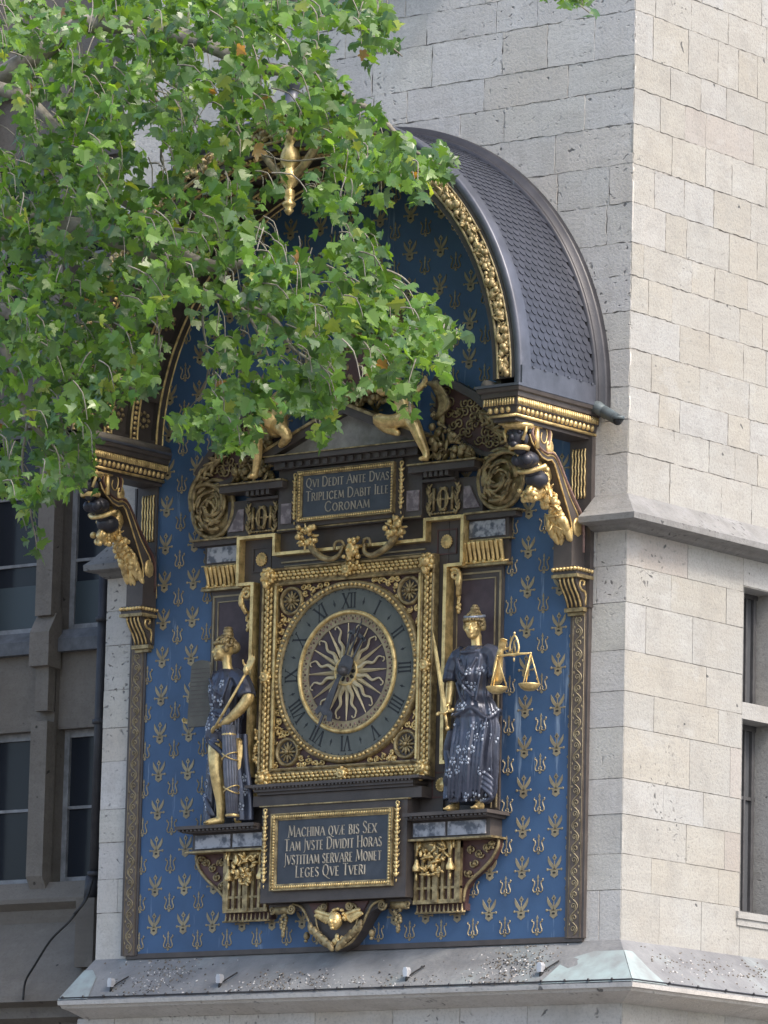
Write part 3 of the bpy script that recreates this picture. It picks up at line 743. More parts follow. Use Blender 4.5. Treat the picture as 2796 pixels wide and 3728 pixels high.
# ------------------------------------------------------------------ brackets and corbels under the canopy
def bracket(s):
    side = 'right' if s > 0 else 'left'
    lab = 'scrolled bracket with dark bust and gold fruit, under the eave beside the side wall of the tower' if s > 0 else 'scrolled bracket with dark bust and gold fruit, under the eave beside the palace windows'
    T = thing('scroll_bracket', lab, 'bracket', (s*2.37, 0, .73), 'scrolled brackets carrying the canopy')
    xa, xb = (2.28, 2.46) if s > 0 else (-2.47, -2.29)
    mb = MB()   # wall board with wavy gold flutes
    mb.box(s*2.30, s*2.53, -.055, -.002, .40, 1.87)
    board = mb.build('backboard', 'brown', T)
    mb = MB(True)
    for i in range(5):
        x = s*(2.335+.032*i)
        mb.tube([(x+.0035*sin(j*1.9), -.062, 1.34+j*.43/14) for j in range(15)], .0075, 5)
    mb.build('flutes', 'gold', board)
    body = [(-.036, .826), (-.05, .97), (-.075, 1.15), (-.15, 1.25), (-.235, 1.34), (-.32, 1.45), (-.40, 1.55), (-.45, 1.62), (-.50, 1.665), (-.56, 1.68), (-.60, 1.665), (-.565, 1.72), (-.55, 1.82), (-.60, 1.90), (-.68, 1.935), (-.77, 1.91), (-.84, 1.84), (-.865, 1.77), (-.83, 1.71), (-.76, 1.65), (-.68, 1.60), (-.60, 1.585), (-.54, 1.60), (-.50, 1.57), (-.44, 1.47), (-.38, 1.36), (-.30, 1.22), (-.24, 1.10), (-.22, .95), (-.22, .82)]
    mb = MB(); mb.prism(body, xa, xb, 'x'); bo = mb.build('scroll', 'brown', T)
    mb = MB(True)
    for X, q in ((xa-.002, -1), (xb+.002, 1)):
        for rr, off in ((.0075, 0), ):
            mb.tube([(X, y, z) for y, z in body], rr, 5, closed=True)
        inner = [(-.11, .86), (-.12, 1.13), (-.28, 1.33), (-.44, 1.58), (-.52, 1.635), (-.60, 1.625), (-.69, 1.65), (-.78, 1.72), (-.815, 1.78), (-.79, 1.85), (-.72, 1.885), (-.65, 1.87), (-.615, 1.82), (-.63, 1.74), (-.67, 1.725), (-.70, 1.76), (-.69, 1.81)]
        mb.tube([(X, y, z) for y, z in smooth_pts([(a, b, 0) for a, b in inner], 3) for y, z in ((y, z),)] if False else [(X, p.x, p.y) for p in smooth_pts([(a, b, 0) for a, b in inner], 3)], .0065, 5)
        for (y, z, a, b) in ((-.575, 1.70, .050, .070), (-.155, 1.075, .062, .085)):
            mb.sph((X, y, z), (.022, a, b), 16, 8)
        mb.tube([(X, y, z) for y, z in ((-.19, .84), (-.19, .99), (-.095, .99), (-.095, .84))], .007, 5, closed=True)
    mb.build('outline', 'gold', bo)
    mb = MB(True)   # rose painted bands between the outlines
    for X in (xa-.001, xb+.001):
        pts = [(-.075, .87), (-.085, 1.14), (-.20, 1.29), (-.34, 1.45), (-.46, 1.61), (-.54, 1.655), (-.62, 1.645), (-.72, 1.67), (-.81, 1.74), (-.84, 1.79), (-.80, 1.87), (-.71, 1.91), (-.62, 1.88), (-.585, 1.80), (-.61, 1.71)]
        mb.tube([(X, p.x, p.y) for p in smooth_pts([(a, b, 0) for a, b in pts], 3)], .026, 8, flat=.35)
    mb.build('rose_band', 'pink' if s > 0 else 'brown_red', bo)
    xc = (xa+xb)/2; wd = .085
    mb = MB(True)   # fruit drop down the front of the strut, swag above it
    def fd(r):
        f = r.random(); y = -.60+.36*f; z = 1.50-.42*f; return xc+r.uniform(-1, 1)*wd, z+r.uniform(-.05, .05), -y+.02+r.uniform(0, .07)
    fruit(mb, fd, 130, .018, .038, 0, 11+s)
    for i in range(26):     # long leaves at the foot
        f = i/26; y = -.30+.12*f+(-.06); z = 1.16-.19*f
        mb.sph((xc+rn.uniform(-.09, .09), y, z), (.028, .03, .075), 7, 5, rotm('X', .35) @ rotm('Y', rn.uniform(-.4, .4)))
    for i in range(22): mb.sph((xc+rn.uniform(-.11, .05), -.66+rn.uniform(-.07, .05), 1.29+rn.uniform(-.05, .05)), rn.uniform(.018, .032), 7, 5)
    mb.tube(smooth_pts([(xc, -.87, 1.69), (xc, -.83, 1.60), (xc, -.75, 1.54), (xc, -.66, 1.51), (xc, -.58, 1.54)]), [.03]*5*4 if False else .034, 8, flat=2.2)
    mb.tube(smooth_pts([(xc, -.44, 1.58), (xc, -.50, 1.45), (xc, -.56, 1.34), (xc, -.66, 1.30), (xc, -.74, 1.34)]), .032, 8, flat=2.0)
    mb.build('gilded_fruit', 'gold', T)
    mb = MB(True)   # the dark bust
    X = xc+.02
    mb.sph((X, -.93, 1.745), (.075, .085, .10), 14, 9); mb.sph((X, -1.015, 1.73), (.022, .03, .03), 8, 5); mb.sph((X, -.985, 1.67), (.04, .04, .03), 8, 5)
    for q in (-1, 1): mb.sph((X+q*.05, -.985, 1.77), (.025, .02, .018), 8, 5); mb.sph((X+q*.08, -.93, 1.72), (.02, .035, .05), 8, 5)
    for i in range(40):
        a = rn.uniform(0, 2*pi); mb.sph((X+.085*cos(a), -.91+.08*sin(a), 1.80+rn.uniform(-.02, .05)), .026, 6, 4)
    mb.sph((X, -.90, 1.64), (.055, .055, .05), 10, 6); mb.sph((X, -.80, 1.565), (.11, .11, .078), 14, 8)
    for q in (-1, 1): mb.sph((X+q*.052, -.865, 1.555), (.05, .055, .052), 12, 7)
    mb.sph((X, -.655, 1.42), (.10, .11, .085), 14, 8); mb.sph((X, -.73, 1.49), (.08, .08, .07), 12, 7)
    mb.build('bust', 'skin_dark', T)
    mb = MB(True)
    mb.lathe([(.075, 0), (.09, .01), (.095, .035), (.08, .045)], (X, -.91, 1.625), 14)
    mb.tube(smooth_pts([(X-.14, -.74, 1.50), (X-.05, -.80, 1.465), (X+.06, -.78, 1.475), (X+.13, -.70, 1.52)]), [.022]*13, 8)
    mb.lathe([(.06, .08), (.10, .09), (.135, .115), (.135, .135), (.0, .14)], (X, -.93, 1.71), 14)
    for q in (-1, 1): mb.tube([(X+q*.10, -.95, 1.86), (X+q*.11, -.97, 1.78), (X+q*.085, -.98, 1.70)], .014, 6)
    mb.box(X-.12, X+.10, -1.05, -.72, 1.838, 1.852)
    mb.tube([(X+.085, -.78, 1.84), (X+.09, -.78, 1.66)], .022, 6)
    mb.build('bust_gilding', 'gold', T)
    mb = MB(); mb.box(xa-.0, xb+.01, -.24, -.05, .735, .975); mb.prism([(-.24, .975), (-.05, .975), (-.05, 1.03), (-.22, 1.0)], xa, xb+.01, 'x'); mb.build('plinth', 'brown', T)
    # ---- corbel below: its own stone-like block
    lab = 'fluted S-shaped corbel with bead-edged cap below the right bracket, above the scroll border' if s > 0 else 'fluted S-shaped corbel with bead-edged cap below the left bracket, beside the palace windows'
    K = thing('corbel', lab, 'corbel', (s*2.40, 0, .33), 'corbels below the brackets')
    xa, xb = (2.27, 2.53) if s > 0 else (-2.54, -2.28)
    mb = MB(); mb.box(xa+.01, xb-.01, -.24, -.003, .655, .735)
    pr = [(-.003, .40), (-.075, .40), (-.085, .44), (-.12, .50), (-.17, .56), (-.20, .61), (-.205, .655), (-.003, .655)]
    mb.prism(pr, xa+.04, xb-.04, 'x'); mb.build('console', 'brown', K)
    mb = MB(True)
    for i in range(4):
        x = xa+.065+i*(xb-xa-.13)/3
        mb.tube([(x, -.008-.0+y, z) for y, z in ((-.08, .405), (-.09, .44), (-.125, .50), (-.175, .56), (-.205, .61), (-.21, .65))], .0085, 5)
    for i in range(7): mb.sph((xa+(xb-xa)*(i+.5)/7, -.25, .71), (.022, .022, .018), 7, 5)
    for q, X in ((0, xa), (1, xb)):
        for i in range(6): mb.sph((X, -.225+i*.04, .71), (.018, .02, .018), 7, 5)
        X2 = X+(.038 if q == 0 else -.038)
        mb.tube([(X2, p[1], p[2]) for p in spiral(0, 0, .004, .04, 0, 1.5, 0, 14)] if False else [(X2, -.10+a, .585+b) for a, b in ((.0, .0), (.02, .01), (.02, .035), (-.01, .045), (-.045, .03), (-.05, -.01), (-.02, -.04), (.03, -.05), (.05, -.09), (.04, -.14), (.055, -.17))], .011, 5)
    mb.build('gilding', 'gold', K)
    mb = MB(); mb.box(xa-.005, xb+.005, -.245, -.003, .640, .668); mb.box(xa+.03, xb-.03, -.10, -.003, .365, .398); mb.box(xa+.05, xb-.05, -.075, -.003, .335, .362)
    mb.build('fillet', 'gold_dull', K)
bracket(1); bracket(-1)
# ================================================================== CARVED SURROUND OF THE CLOCK
sur = thing('carved_surround', 'dark brown and gilded carved surround with side niches framing the clock', 'clock surround', (0, -.05, -1.3))
mb = MB()
mb.box(-1.045, 1.045, -.085, -.02, -1.28, 1.30); mb.box(-1.27, 1.27, -.080, -.022, .87, 1.27)
mb.box(-1.62, -1.045, -.055, -.024, -1.28, .85); mb.box(1.045, 1.62, -.055, -.024, -1.28, .85)
mb.build('backboard', 'brown', sur)
mb = MB()   # raised gilded moulding that steps round the panel
for s in (-1, 1):
    for a, b, c, d in ((1.055, 1.09, -.87, .865), (1.09, 1.14, -.87, -.84), (1.09, 1.255, .84, .868), (1.23, 1.262, .868, 1.285), (.825, 1.23, 1.258, 1.287), (.825, .853, 1.085, 1.258), (0, .825, 1.085, 1.112)):
        mb.box(s*a, s*b, -.165, -.05, c, d)
mb.build('gilded_moulding', 'gold', sur)
mb = MB()
for s in (-1, 1):
    mb.box(s*.0, s*.80, -.10, -.08, 1.02, 1.035); mb.box(s*.0, s*.76, -.105, -.08, .985, .995)
    mb.box(s*1.155, s*1.20, -.11, -.08, 1.0, 1.2) if False else None
    for (o, w_) in ((1.60, .016), (1.545, .010)):
        mb.box(s*(o-w_), s*o, -.064, -.05, -1.26, .80-(1.61-o)); mb.box(s*1.09, s*(o-w_), -.064, -.05, .80-(1.61-o)-w_, .80-(1.61-o))
    mb.box(s*1.13, s*1.138, -.062, -.05, -1.0, .73)
mb.build('thin_line', 'gold_paint', sur)
for s in (-1, 1): mb = MB(); mb.box(s*1.14, s*1.53, -.058, -.05, -1.2, .72); mb.build('niche_panel', 'plum', sur)
for s in (-1, 1):      # four studs with a square sunk panel
    for z in (1.075, -1.04):
        x = s*1.02+(-.035 if z > 0 else -.06)*1
        x = s*1.03
        mb = MB(True)
        mb.lathe([(.0, -.03), (.016, -.028), (.02, -.018), (.03, -.022), (.034, -.012), (.048, -.016), (.052, 0)], (x, -.085, z), 18, 'y')
        for k in range(16): a = k*pi/8; mb.sph((x+.053*cos(a), -.093, z+.053*sin(a)), .0115, 6, 4)
        mb.build('stud', 'gold', sur)
        mb = MB(); mb.frame(x-.095, x+.095, z-.10, z+.10, [(0, -.084), (0, -.092), (.012, -.092), (.012, -.084)]); mb.build('stud_panel', 'brown_red' if s > 0 else 'brown', sur)
# ---- side capitals, marble slabs and ledges above the niches
for s in (-1, 1):
    mb = MB()
    for (a, b, y, z0, z1) in ((1.27, 1.72, -.10, 1.055, 1.066), (1.245, 1.83, -.15, 1.285, 1.30), (1.22, 1.70, -.12, .83, .85)):
        mb.box(s*a, s*b, y, -.02, z0, z1)
    led = mb.build('gilded_ledge', 'gold_dull', sur)
    mb = MB(); mb.box(s*1.235, s*1.69, -.085, -.02, 1.068, 1.24); mb.box(s*1.24, s*1.79, -.13, -.02, 1.24, 1.284); mb.box(s*1.22, s*1.68, -.07, -.02, .85, 1.055)
    mb.build('frieze', 'brown', sur)
    mb = MB(); mb.box(s*1.275, s*1.655, -.098, -.08, 1.085, 1.225); mb.build('marble_slab', 'marble', sur)
    mb = MB(True)
    for i in range(9):
        x = s*(1.25+i*.048); mb.tube(smooth_pts([(x, -.085, .86), (x, -.10, .93), (x, -.12, 1.0), (x+s*.004, -.135, 1.045)], 2), [.014, .016, .016, .018, .020, .021, .020], 6)
        if i % 2 == 0: mb.sph((x, -.14, 1.035), (.02, .015, .014), 7, 5); mb.sph((x, -.11, .87), (.02, .012, .02), 7, 5)
    mb.tube([(s*1.225, -.10, .862), (s*1.70, -.10, .862)], .011, 6)
    mb.build('capital', 'gold', sur)
    # console scroll hanging inside the niche top
    mb = MB(True); xx = s*1.155
    mb.tube(spiral(xx, .775, .012, .055, 0, 1.4, -.13, 20, s), .018, 6)
    mb.tube(smooth_pts([(xx+s*.04, -.13, .79), (xx+s*.06, -.14, .73), (xx+s*.045, -.13, .66), (xx+s*.02, -.10, .60)]), .024, 7)
    for i in range(9): mb.sph((xx+s*.015+rn.uniform(-.015, .015), -.085, .60-.018*i), (.018, .016, .022), 6, 4)
    mb.sph((xx+s*.05, -.15, .70), (.03, .02, .05), 8, 5)
    mb.build('console_scroll', 'gold', sur)

# ---- upper stage: frieze with monograms, cornice with dentils
upst = thing('upper_frieze', 'dark cornice and frieze with gold double monograms above the clock', 'cornice', (0, -.1, 1.3))
mb = MB()
mb.box(-.80, .80, -.16, -.02, 1.292, 1.90); mb.box(-1.42, -.80, -.11, -.02, 1.292, 1.62); mb.box(.80, 1.42, -.11, -.02, 1.292, 1.62)
for s in (-1, 1):
    mb.box(s*.80, s*1.16, -.17, -.11, 1.60, 1.625); mb.box(s*.80, s*1.16, -.13, -.11, 1.625, 1.68)
    mb.box(s*.70, s*1.42, -.24, -.02, 1.68, 1.74)
    for i in range(5): mb.box(s*(.86+i*.058), s*(.895+i*.058), -.225, -.11, 1.635, 1.68)
mb.build('frieze', 'brown', upst)
for s in (-1, 1): mb = MB(); mb.box(s*.70, s*1.45, -.26, -.02, 1.742, 1.756); mb.build('fillet', 'gold_dull', upst)
mb = MB(); mb.box(-.80, .80, -.172, -.155, 1.30, 1.312); mb.build('fillet', 'gold_dull', upst)
for s in (-1, 1):
    mb = MB(); mb.box(s*.64, s*.775, -.172, -.155, 1.36, 1.54) if s > 0 else mb.box(-.76, -.64, -.172, -.155, 1.36, 1.54)
    mb.build('marble_slab', 'marble_rose', upst)
    mb = MB(); mb.prism([(s*1.225, 1.345), (s*1.40, 1.345), (s*1.33, 1.46), (s*1.29, 1.54), (s*1.225, 1.54)], -.125, -.105); mb.build('marble_slab', 'marble_rose', upst)
    mb = MB(True); cx = s*1.01; y = -.13   # laurel wreath with interlaced H and D
    for q in (-1, 1):
        for i in range(10):
            z = 1.325+i*.026; x = cx+q*(.165-.02*abs(i-5)/5+.02*sin(i)); mb.sph((x, y, z), (.013, .012, .032), 6, 4, rotm('Y', q*.5)); mb.sph((x-q*.02, y, z+.01), (.011, .01, .026), 6, 4, rotm('Y', -q*.6))
        mb.box(cx+q*.10-.010, cx+q*.10+.010, y-.012, y+.012, 1.345, 1.545)
        mb.tube([(cx+q*(-.03)+q*.085*cos(a), y-.006, 1.445+.10*sin(a)) for a in [(-pi/2+pi*k/10) for k in range(11)]], .0105, 6)
        mb.box(cx+q*(-.03)-.009, cx+q*(-.03)+.009, y-.01, y+.01, 1.345, 1.545)
    mb.box(cx-.10, cx+.10, y-.008, y+.01, 1.437, 1.453)
    for i in range(8): mb.sph((cx-.12+i*.034, y, 1.322), (.02, .012, .012), 6, 4)
    mb.build('monogram', 'gold_dull', upst)

# ---- pediment
ped = thing('pediment', 'small triangular pediment with a plain grey tympanum above the upper tablet', 'pediment', (0, -.2, 1.88))
mb = MB()
mb.box(-.86, .86, -.30, -.02, 1.90, 1.945); mb.box(-.80, .80, -.24, -.02, 1.84, 1.90)
for i in range(15): mb.box(-.70+i*.095, -.655+i*.095, -.262, -.20, 1.850, 1.892)
for s in (-1, 1):
    mb.prism([(s*.86, 1.948), (s*.86, 1.995), (0, 2.335), (0, 2.275), (s*.70, 1.998), (s*.70, 1.948)] if False else [(s*.88, 1.950), (s*.90, 1.985), (0, 2.345), (0, 2.27), (s*.80, 1.950)], -.285, -.02)
mb.build('cornice', 'brown', ped)
mb = MB()
mb.box(-.875, .875, -.312, -.05, 1.947, 1.957)
for s in (-1, 1): mb.prism([(s*.90, 1.985), (s*.915, 2.005), (0, 2.372), (0, 2.345)], -.30, -.02)
mb.build('gilded_edge', 'gold_dull', ped)
mb = MB(); mb.prism([(-.80, 1.957), (.80, 1.957), (0, 2.275)], -.20, -.05); mb.build('tympanum', 'tympanum', ped)

# ---- lettering: Roman capitals drawn as strokes
GL = {'A': ([[(0, 0), (.42, 1)], [(.42, 1), (.85, 0)], [(.18, .38), (.66, .38)]], .85), 'B': ([[(.1, 0), (.1, 1)], [(.1, 1), (.4, 1), (.52, .88), (.52, .66), (.4, .53), (.1, .53)], [(.4, .53), (.6, .42), (.6, .12), (.42, 0), (.1, 0)]], .68),
      'C': ([[(.78, .8), (.6, .97), (.4, 1), (.16, .86), (.04, .5), (.16, .14), (.4, 0), (.6, .03), (.78, .2)]], .82), 'D': ([[(.1, 0), (.1, 1)], [(.1, 1), (.45, 1), (.7, .8), (.78, .5), (.7, .2), (.45, 0), (.1, 0)]], .85),
      'E': ([[(.1, 0), (.1, 1)], [(.1, 1), (.52, 1)], [(.1, .52), (.44, .52)], [(.1, 0), (.54, 0)]], .6), 'G': ([[(.78, .82), (.6, .97), (.4, 1), (.16, .86), (.04, .5), (.16, .14), (.4, 0), (.62, .03), (.76, .14), (.76, .42), (.55, .42)]], .86),
      'H': ([[(.1, 0), (.1, 1)], [(.7, 0), (.7, 1)], [(.1, .52), (.7, .52)]], .8), 'I': ([[(.12, 0), (.12, 1)]], .24), 'J': ([[(.2, 1), (.2, 0), (.1, -.18), (-.04, -.2)]], .32), 'L': ([[(.1, 0), (.1, 1)], [(.1, 0), (.52, 0)]], .56),
      'M': ([[(.04, 0), (.14, 1)], [(.14, 1), (.48, .1)], [(.48, .1), (.82, 1)], [(.82, 1), (.92, 0)]], .96), 'N': ([[(.1, 0), (.1, 1)], [(.1, 1), (.72, 0)], [(.72, 0), (.72, 1)]], .82),
      'O': ([[(.42, 1), (.16, .86), (.04, .5), (.16, .14), (.42, 0), (.68, .14), (.8, .5), (.68, .86), (.42, 1)]], .84), 'P': ([[(.1, 0), (.1, 1)], [(.1, 1), (.42, 1), (.56, .86), (.56, .64), (.42, .5), (.1, .5)]], .6),
      'Q': ([[(.42, 1), (.16, .86), (.04, .5), (.16, .14), (.42, 0), (.68, .14), (.8, .5), (.68, .86), (.42, 1)], [(.42, .06), (.66, -.16), (.98, -.24)]], .9), 'R': ([[(.1, 0), (.1, 1)], [(.1, 1), (.42, 1), (.56, .88), (.56, .66), (.42, .52), (.1, .52)], [(.34, .52), (.7, 0)]], .7),
      'S': ([[(.5, .84), (.38, .98), (.2, 1), (.07, .86), (.1, .68), (.28, .54), (.46, .4), (.54, .22), (.42, .03), (.2, 0), (.05, .14)]], .58), 'T': ([[(.35, 0), (.35, 1)], [(.0, 1), (.7, 1)]], .7),
      'V': ([[(0, 1), (.38, 0)], [(.38, 0), (.76, 1)]], .76), 'X': ([[(0, 1), (.72, 0)], [(.72, 1), (0, 0)]], .74), 'Y': ([[(0, 1), (.35, .5)], [(.7, 1), (.35, .5)], [(.35, .5), (.35, 0)]], .7), ' ': ([], .34), '~': ([], .16)}
GL['\u00c6'] = ([[(0, 0), (.5, 1)], [(.5, 0), (.5, 1)], [(.2, .38), (.5, .38)], [(.5, 1), (.92, 1)], [(.5, .52), (.84, .52)], [(.5, 0), (.94, 0)]], 1.0)
def text_line(mb, s_, x0, x1, z, h, y):
    """fit a line between x0 and x1; upper case stands taller than lower case (small capitals)"""
    sc = [1.0 if c.isupper() else .78 for c in s_]; s_ = s_.upper()
    wid = sum(GL[c][1]*k+.14 for c, k in zip(s_, sc)); kx = (x1-x0)/wid; x = x0
    for c, k in zip(s_, sc):
        for st in GL[c][0]:
            pts = [(x+a*k*kx, y, z+b_*h*k) for a, b_ in st]
            thick = abs(st[0][0]-st[-1][0]) < .1 or (len(st) > 4) or (st[0][1] > st[-1][1] and len(st) == 2)
            w_ = h*(.075 if thick else .045)
            mb.tube(pts, w_, 4, m=0)
            for p, q_ in ((st[0], 0), (st[-1], 1)):
                if len(st) == 2 and st[0][1] != st[1][1]: mb.box(x+p[0]*k*kx-h*.10, x+p[0]*k*kx+h*.10, y-.004, y+.003, z+p[1]*h*k-h*.022, z+p[1]*h*k+h*.022)
        x += (GL[c][1]*k+.14)*kx
def tablet(name, label, X, Z0, Z1, Y, lines, blockbox, fw_):
    T = thing(name, label, 'inscription', (0, Y, Z0), 'inscribed tablets')
    mb = MB(); mb.box(*blockbox); mb.build('block', 'brown', T)
    mb = MB(); mb.box(-X+fw_, X-fw_, Y-.012, Y+.01, Z0+fw_, Z1-fw_); sl = mb.build('slate', 'slate', T)
    mb = MB(); mb.frame(-X+fw_, X-fw_, Z0+fw_, Z1-fw_, [(0, Y), (0, Y-.022), (fw_*.2, Y-.026), (fw_*.25, Y-.035), (fw_*.8, Y-.035), (fw_*.85, Y-.045), (fw_, Y-.045), (fw_, Y)])
    fr = mb.build('frame', 'gold_dull', T)
    mb = MB(True); st = .026
    for (a, b) in ((-X+fw_*.5, 0), (X-fw_*.5, 0)):
        for i in range(int((Z1-Z0)/st)): mb.sph((a, Y-.036, Z0+st*(i+.5)), (fw_*.24, .010, st*.42), 6, 4, rotm('Y', .5))
    for zz in (Z0+fw_*.5, Z1-fw_*.5):
        for i in range(int(2*X/st)): mb.sph((-X+st*(i+.5), Y-.036, zz), (st*.42, .010, fw_*.24), 6, 4, rotm('Y', .5))
    mb.build('frame_carving', 'gold', fr)
    mb = MB()
    for (s_, x0, x1, z, h) in lines: text_line(mb, s_, x0, x1, z, h, Y-.014)
    mb.build('lettering', 'letter', sl)
    return T
tablet('upper_tablet', 'black marble tablet with a three-line Latin inscription ending CORONAM', .535, 1.35, 1.805, -.19,
       [('Qvi Dedit Ante Dvas', -.455, .475, 1.655, .085), ('Triplicem Dabit Ille', -.455, .475, 1.535, .085), ('Coronam', -.24, .27, 1.425, .088)],
       (-.60, .60, -.19, -.15, 1.315, 1.835), .042)
tablet('lower_tablet', 'large black marble tablet with a four-line Latin inscription ending TVERI', .67, -1.912, -1.235, -.265,
       [('Machina qv\u00e6 bis Sex', -.49, .49, -1.445, .10), ('Tam Jvste Dividit Horas', -.53, .55, -1.565, .10), ('Jvstitiam servare Monet', -.53, .55, -1.685, .10), ('Leges Qve Tveri', -.40, .38, -1.80, .10)],
       (-.80, .80, -.265, -.02, -2.01, -1.155), .06)
mb = MB()
mb.box(-.88, .88, -.30, -.085, -1.035, -1.0); mb.box(-.86, .86, -.27, -.085, -1.06, -1.035); mb.box(-.93, .93, -.24, -.085, -1.155, -1.062)
mb.box(-.96, .96, -.33, -.085, -.998, -.972)
for i in range(44): mb.box(-.87+i*.04, -.85+i*.04, -.325, -.29, -1.012, -.998)
mb.build('sill_cornice', 'brown', sur)
mb = MB(); mb.box(-.82, .82, -.285, -.24, -1.168, -1.157); mb.build('sill_fillet', 'gold_dull', sur)
# gold drops beside the tablets
for (x, z0, z1, y, which) in ((-.585, 1.35, 1.78, -.185, 'left of the upper tablet'), (.60, 1.35, 1.79, -.185, 'right of the upper tablet'), (-.745, -1.87, -1.20, -.28, 'left of the lower tablet'), (.715, -1.87, -1.20, -.28, 'right of the lower tablet')):
    mb = MB(True); L = z1-z0; r2 = random.Random(int(100*z1))
    mb.lathe([(.012, -.006), (.02, -.008), (.02, .008), (.012, .006)], (x, y-.01, z1), 10, 'y', closed=True)
    n = int(L/.035)
    for i in range(n):
        z = z1-.03-(L-.05)*i/n; k = .5+.7*abs(sin(i*1.1))
        mb.sph((x, y-.015, z), (.012*k+.007, .014, .022), 7, 5)
        for q in (-1, 1):
            if i % 3 != 2: mb.sph((x+q*.018*k, y-.012, z+.004), (.007, .008, .020), 6, 4, rotm('Y', q*.6))
    mb.sph((x, y-.01, z0), (.008, .008, .016), 6, 4)
    tag(mb.build('hanging_garland', 'gold'), 'slim gilded drop of fruit hanging '+which, 'garland', 'hanging garlands')

# ---- scrolled broken pediment: volutes, tracery panels, fruit
for s in (-1, 1):
    sd_ = 'right' if s > 0 else 'left'
    V = thing('volute', ('coiled gilded acanthus volute at the right end of the frieze, below the canopy bracket' if s > 0 else 'coiled gilded acanthus volute at the left end of the frieze, half below the leaves'), 'volute', (s*1.62, -.06, 1.56), 'volutes at the ends of the frieze')
    cx, cz = s*1.60, 1.575
    mb = MB(True); mb.lathe([(.0, -.03), (.16, -.035), (.235, -.02), (.24, 0)], (cx, -.06, cz), 28, 'y'); mb.build('core', 'gold_dull', V)
    mb = MB(True)
    ring = [(cx+.235*cos(a), -.095, cz+.262*sin(a)) for a in [2*pi*k/30 for k in range(30)]]
    mb.tube(ring, .024, 8, closed=True)
    mb.tube(smooth_pts([(cx+s*.22, -.11, cz+.05), (cx+s*.18, -.13, cz+.20), (cx+s*.02, -.14, cz+.22), (cx-s*.13, -.14, cz+.12), (cx-s*.11, -.14, cz-.03), (cx+s*.02, -.14, cz-.06), (cx+s*.08, -.14, cz+.03)]), .022, 7)
    mb.tube(smooth_pts([(cx+s*.25, -.09, cz+.0), (cx+s*.26, -.10, cz+.16), (cx+s*.18, -.10, cz+.30), (cx+s*.05, -.09, cz+.38), (cx-s*.08, -.08, cz+.46)]), [.03, .03, .03, .03, .028, .028, .028, .028, .026, .026, .026, .024, .022, .02, .016, .012, .008], 8)
    for arm in range(3):
        pts = [(cx+s*(.19-.15*f)*cos(2.1*arm+4.2*f), -.125-.03*f, cz+(.21-.17*f)*sin(2.1*arm+4.2*f)) for f in [q/16 for q in range(17)]]
        mb.tube(pts, [.022-.012*q/16 for q in range(17)], 6)
    r2 = random.Random(60+s)
    for k in range(46):
        a = r2.uniform(0, 6.28); r = r2.uniform(.05, .20); ta = a+pi/2+r2.uniform(-.5, .5)
        mb.sph((cx+r*cos(a), -.125-r2.uniform(0, .03), cz+r*1.1*sin(a)), (.015, .018, r2.uniform(.03, .06)), 7, 5, rotm('Y', pi/2-ta))
    mb.build('acanthus', 'gold_dull', V)
    P_ = [(.86, 2.50), (1.05, 2.43), (1.3, 2.30), (1.55, 2.10), (1.76, 1.86), (1.62, 1.80), (1.42, 1.83), (1.22, 1.93), (1.02, 2.08), (.86, 2.28)]
    K = thing('raking_scroll', ('curved oxblood panel with gold tracery rising from the right volute' if s > 0 else 'curved oxblood panel with gold tracery rising from the left volute, mostly behind leaves'), 'scroll panel', (s*1.3, -.05, 1.8), 'raking scroll panels')
    mb = MB(); mb.prism([(s*a, b) for a, b in P_], -.075, -.02); kp = mb.build('panel', 'brown_red', K)
    mb = MB()
    out = P_[:5]; o2 = [(a+.045, b+.055) for a, b in out]
    mb.prism([(s*a, b) for a, b in out+o2[::-1]], -.14, -.02)
    low = P_[5:]; l2 = [(a-.03, b-.035) for a, b in low]
    mb.prism([(s*a, b) for a, b in low+l2[::-1]], -.12, -.02)
    mb.build('edge', 'brown', K)
    mb = MB(True); r3 = random.Random(4)
    for (a, b) in ((1.0, 2.30), (1.16, 2.20), (1.28, 2.08), (1.45, 2.0), (1.10, 2.10), (1.38, 2.15), (1.58, 1.93), (1.05, 2.20), (1.22, 2.28), (1.33, 2.22), (1.20, 2.02), (1.38, 1.94), (1.50, 1.90), (1.30, 2.15), (.96, 2.40)):
        for q in (-1, 1): mb.tube(spiral(s*(a+q*.03), b, .008, .05, r3.uniform(0, 6), 1.3, -.085, 14, q), .0085, 5)
    for k in range(22):
        a = 1.40+.017*k; mb.sph((s*a, -.12-.01*(k % 3), 2.12-.015*k+.035*(k % 3)), (.018, .022, .065), 7, 5, rotm('Y', -s*(.4+.5*(k % 4))))
    mb.build('tracery', 'gold_dull', K)
    mb = MB(True)
    def fr_(r):
        f = r.random(); x = .90+.42*f; zz = 1.79+r.random()*(.34*(1-f)+.07); return s*x, zz, r.uniform(0, .09)
    fruit(mb, fr_, 95, .020, .040, -.12, 21+s)
    tag(mb.build('fruit_heap', 'gold_dull'), ('heap of dull gilded fruit on the right end of the cornice' if s > 0 else 'heap of dull gilded fruit on the left end of the cornice'), 'carved fruit', 'fruit heaps on the cornice')
mb = MB(True); fruit(mb, lambda r: (r.uniform(-.45, .55), 2.38+r.uniform(-.03, .12), r.uniform(0, .12)), 130, .02, .042, -.14, 31)
tag(mb.build('fruit_garland', 'gold_dull'), 'garland of small gilded fruit lying over the top of the pediment', 'garland')
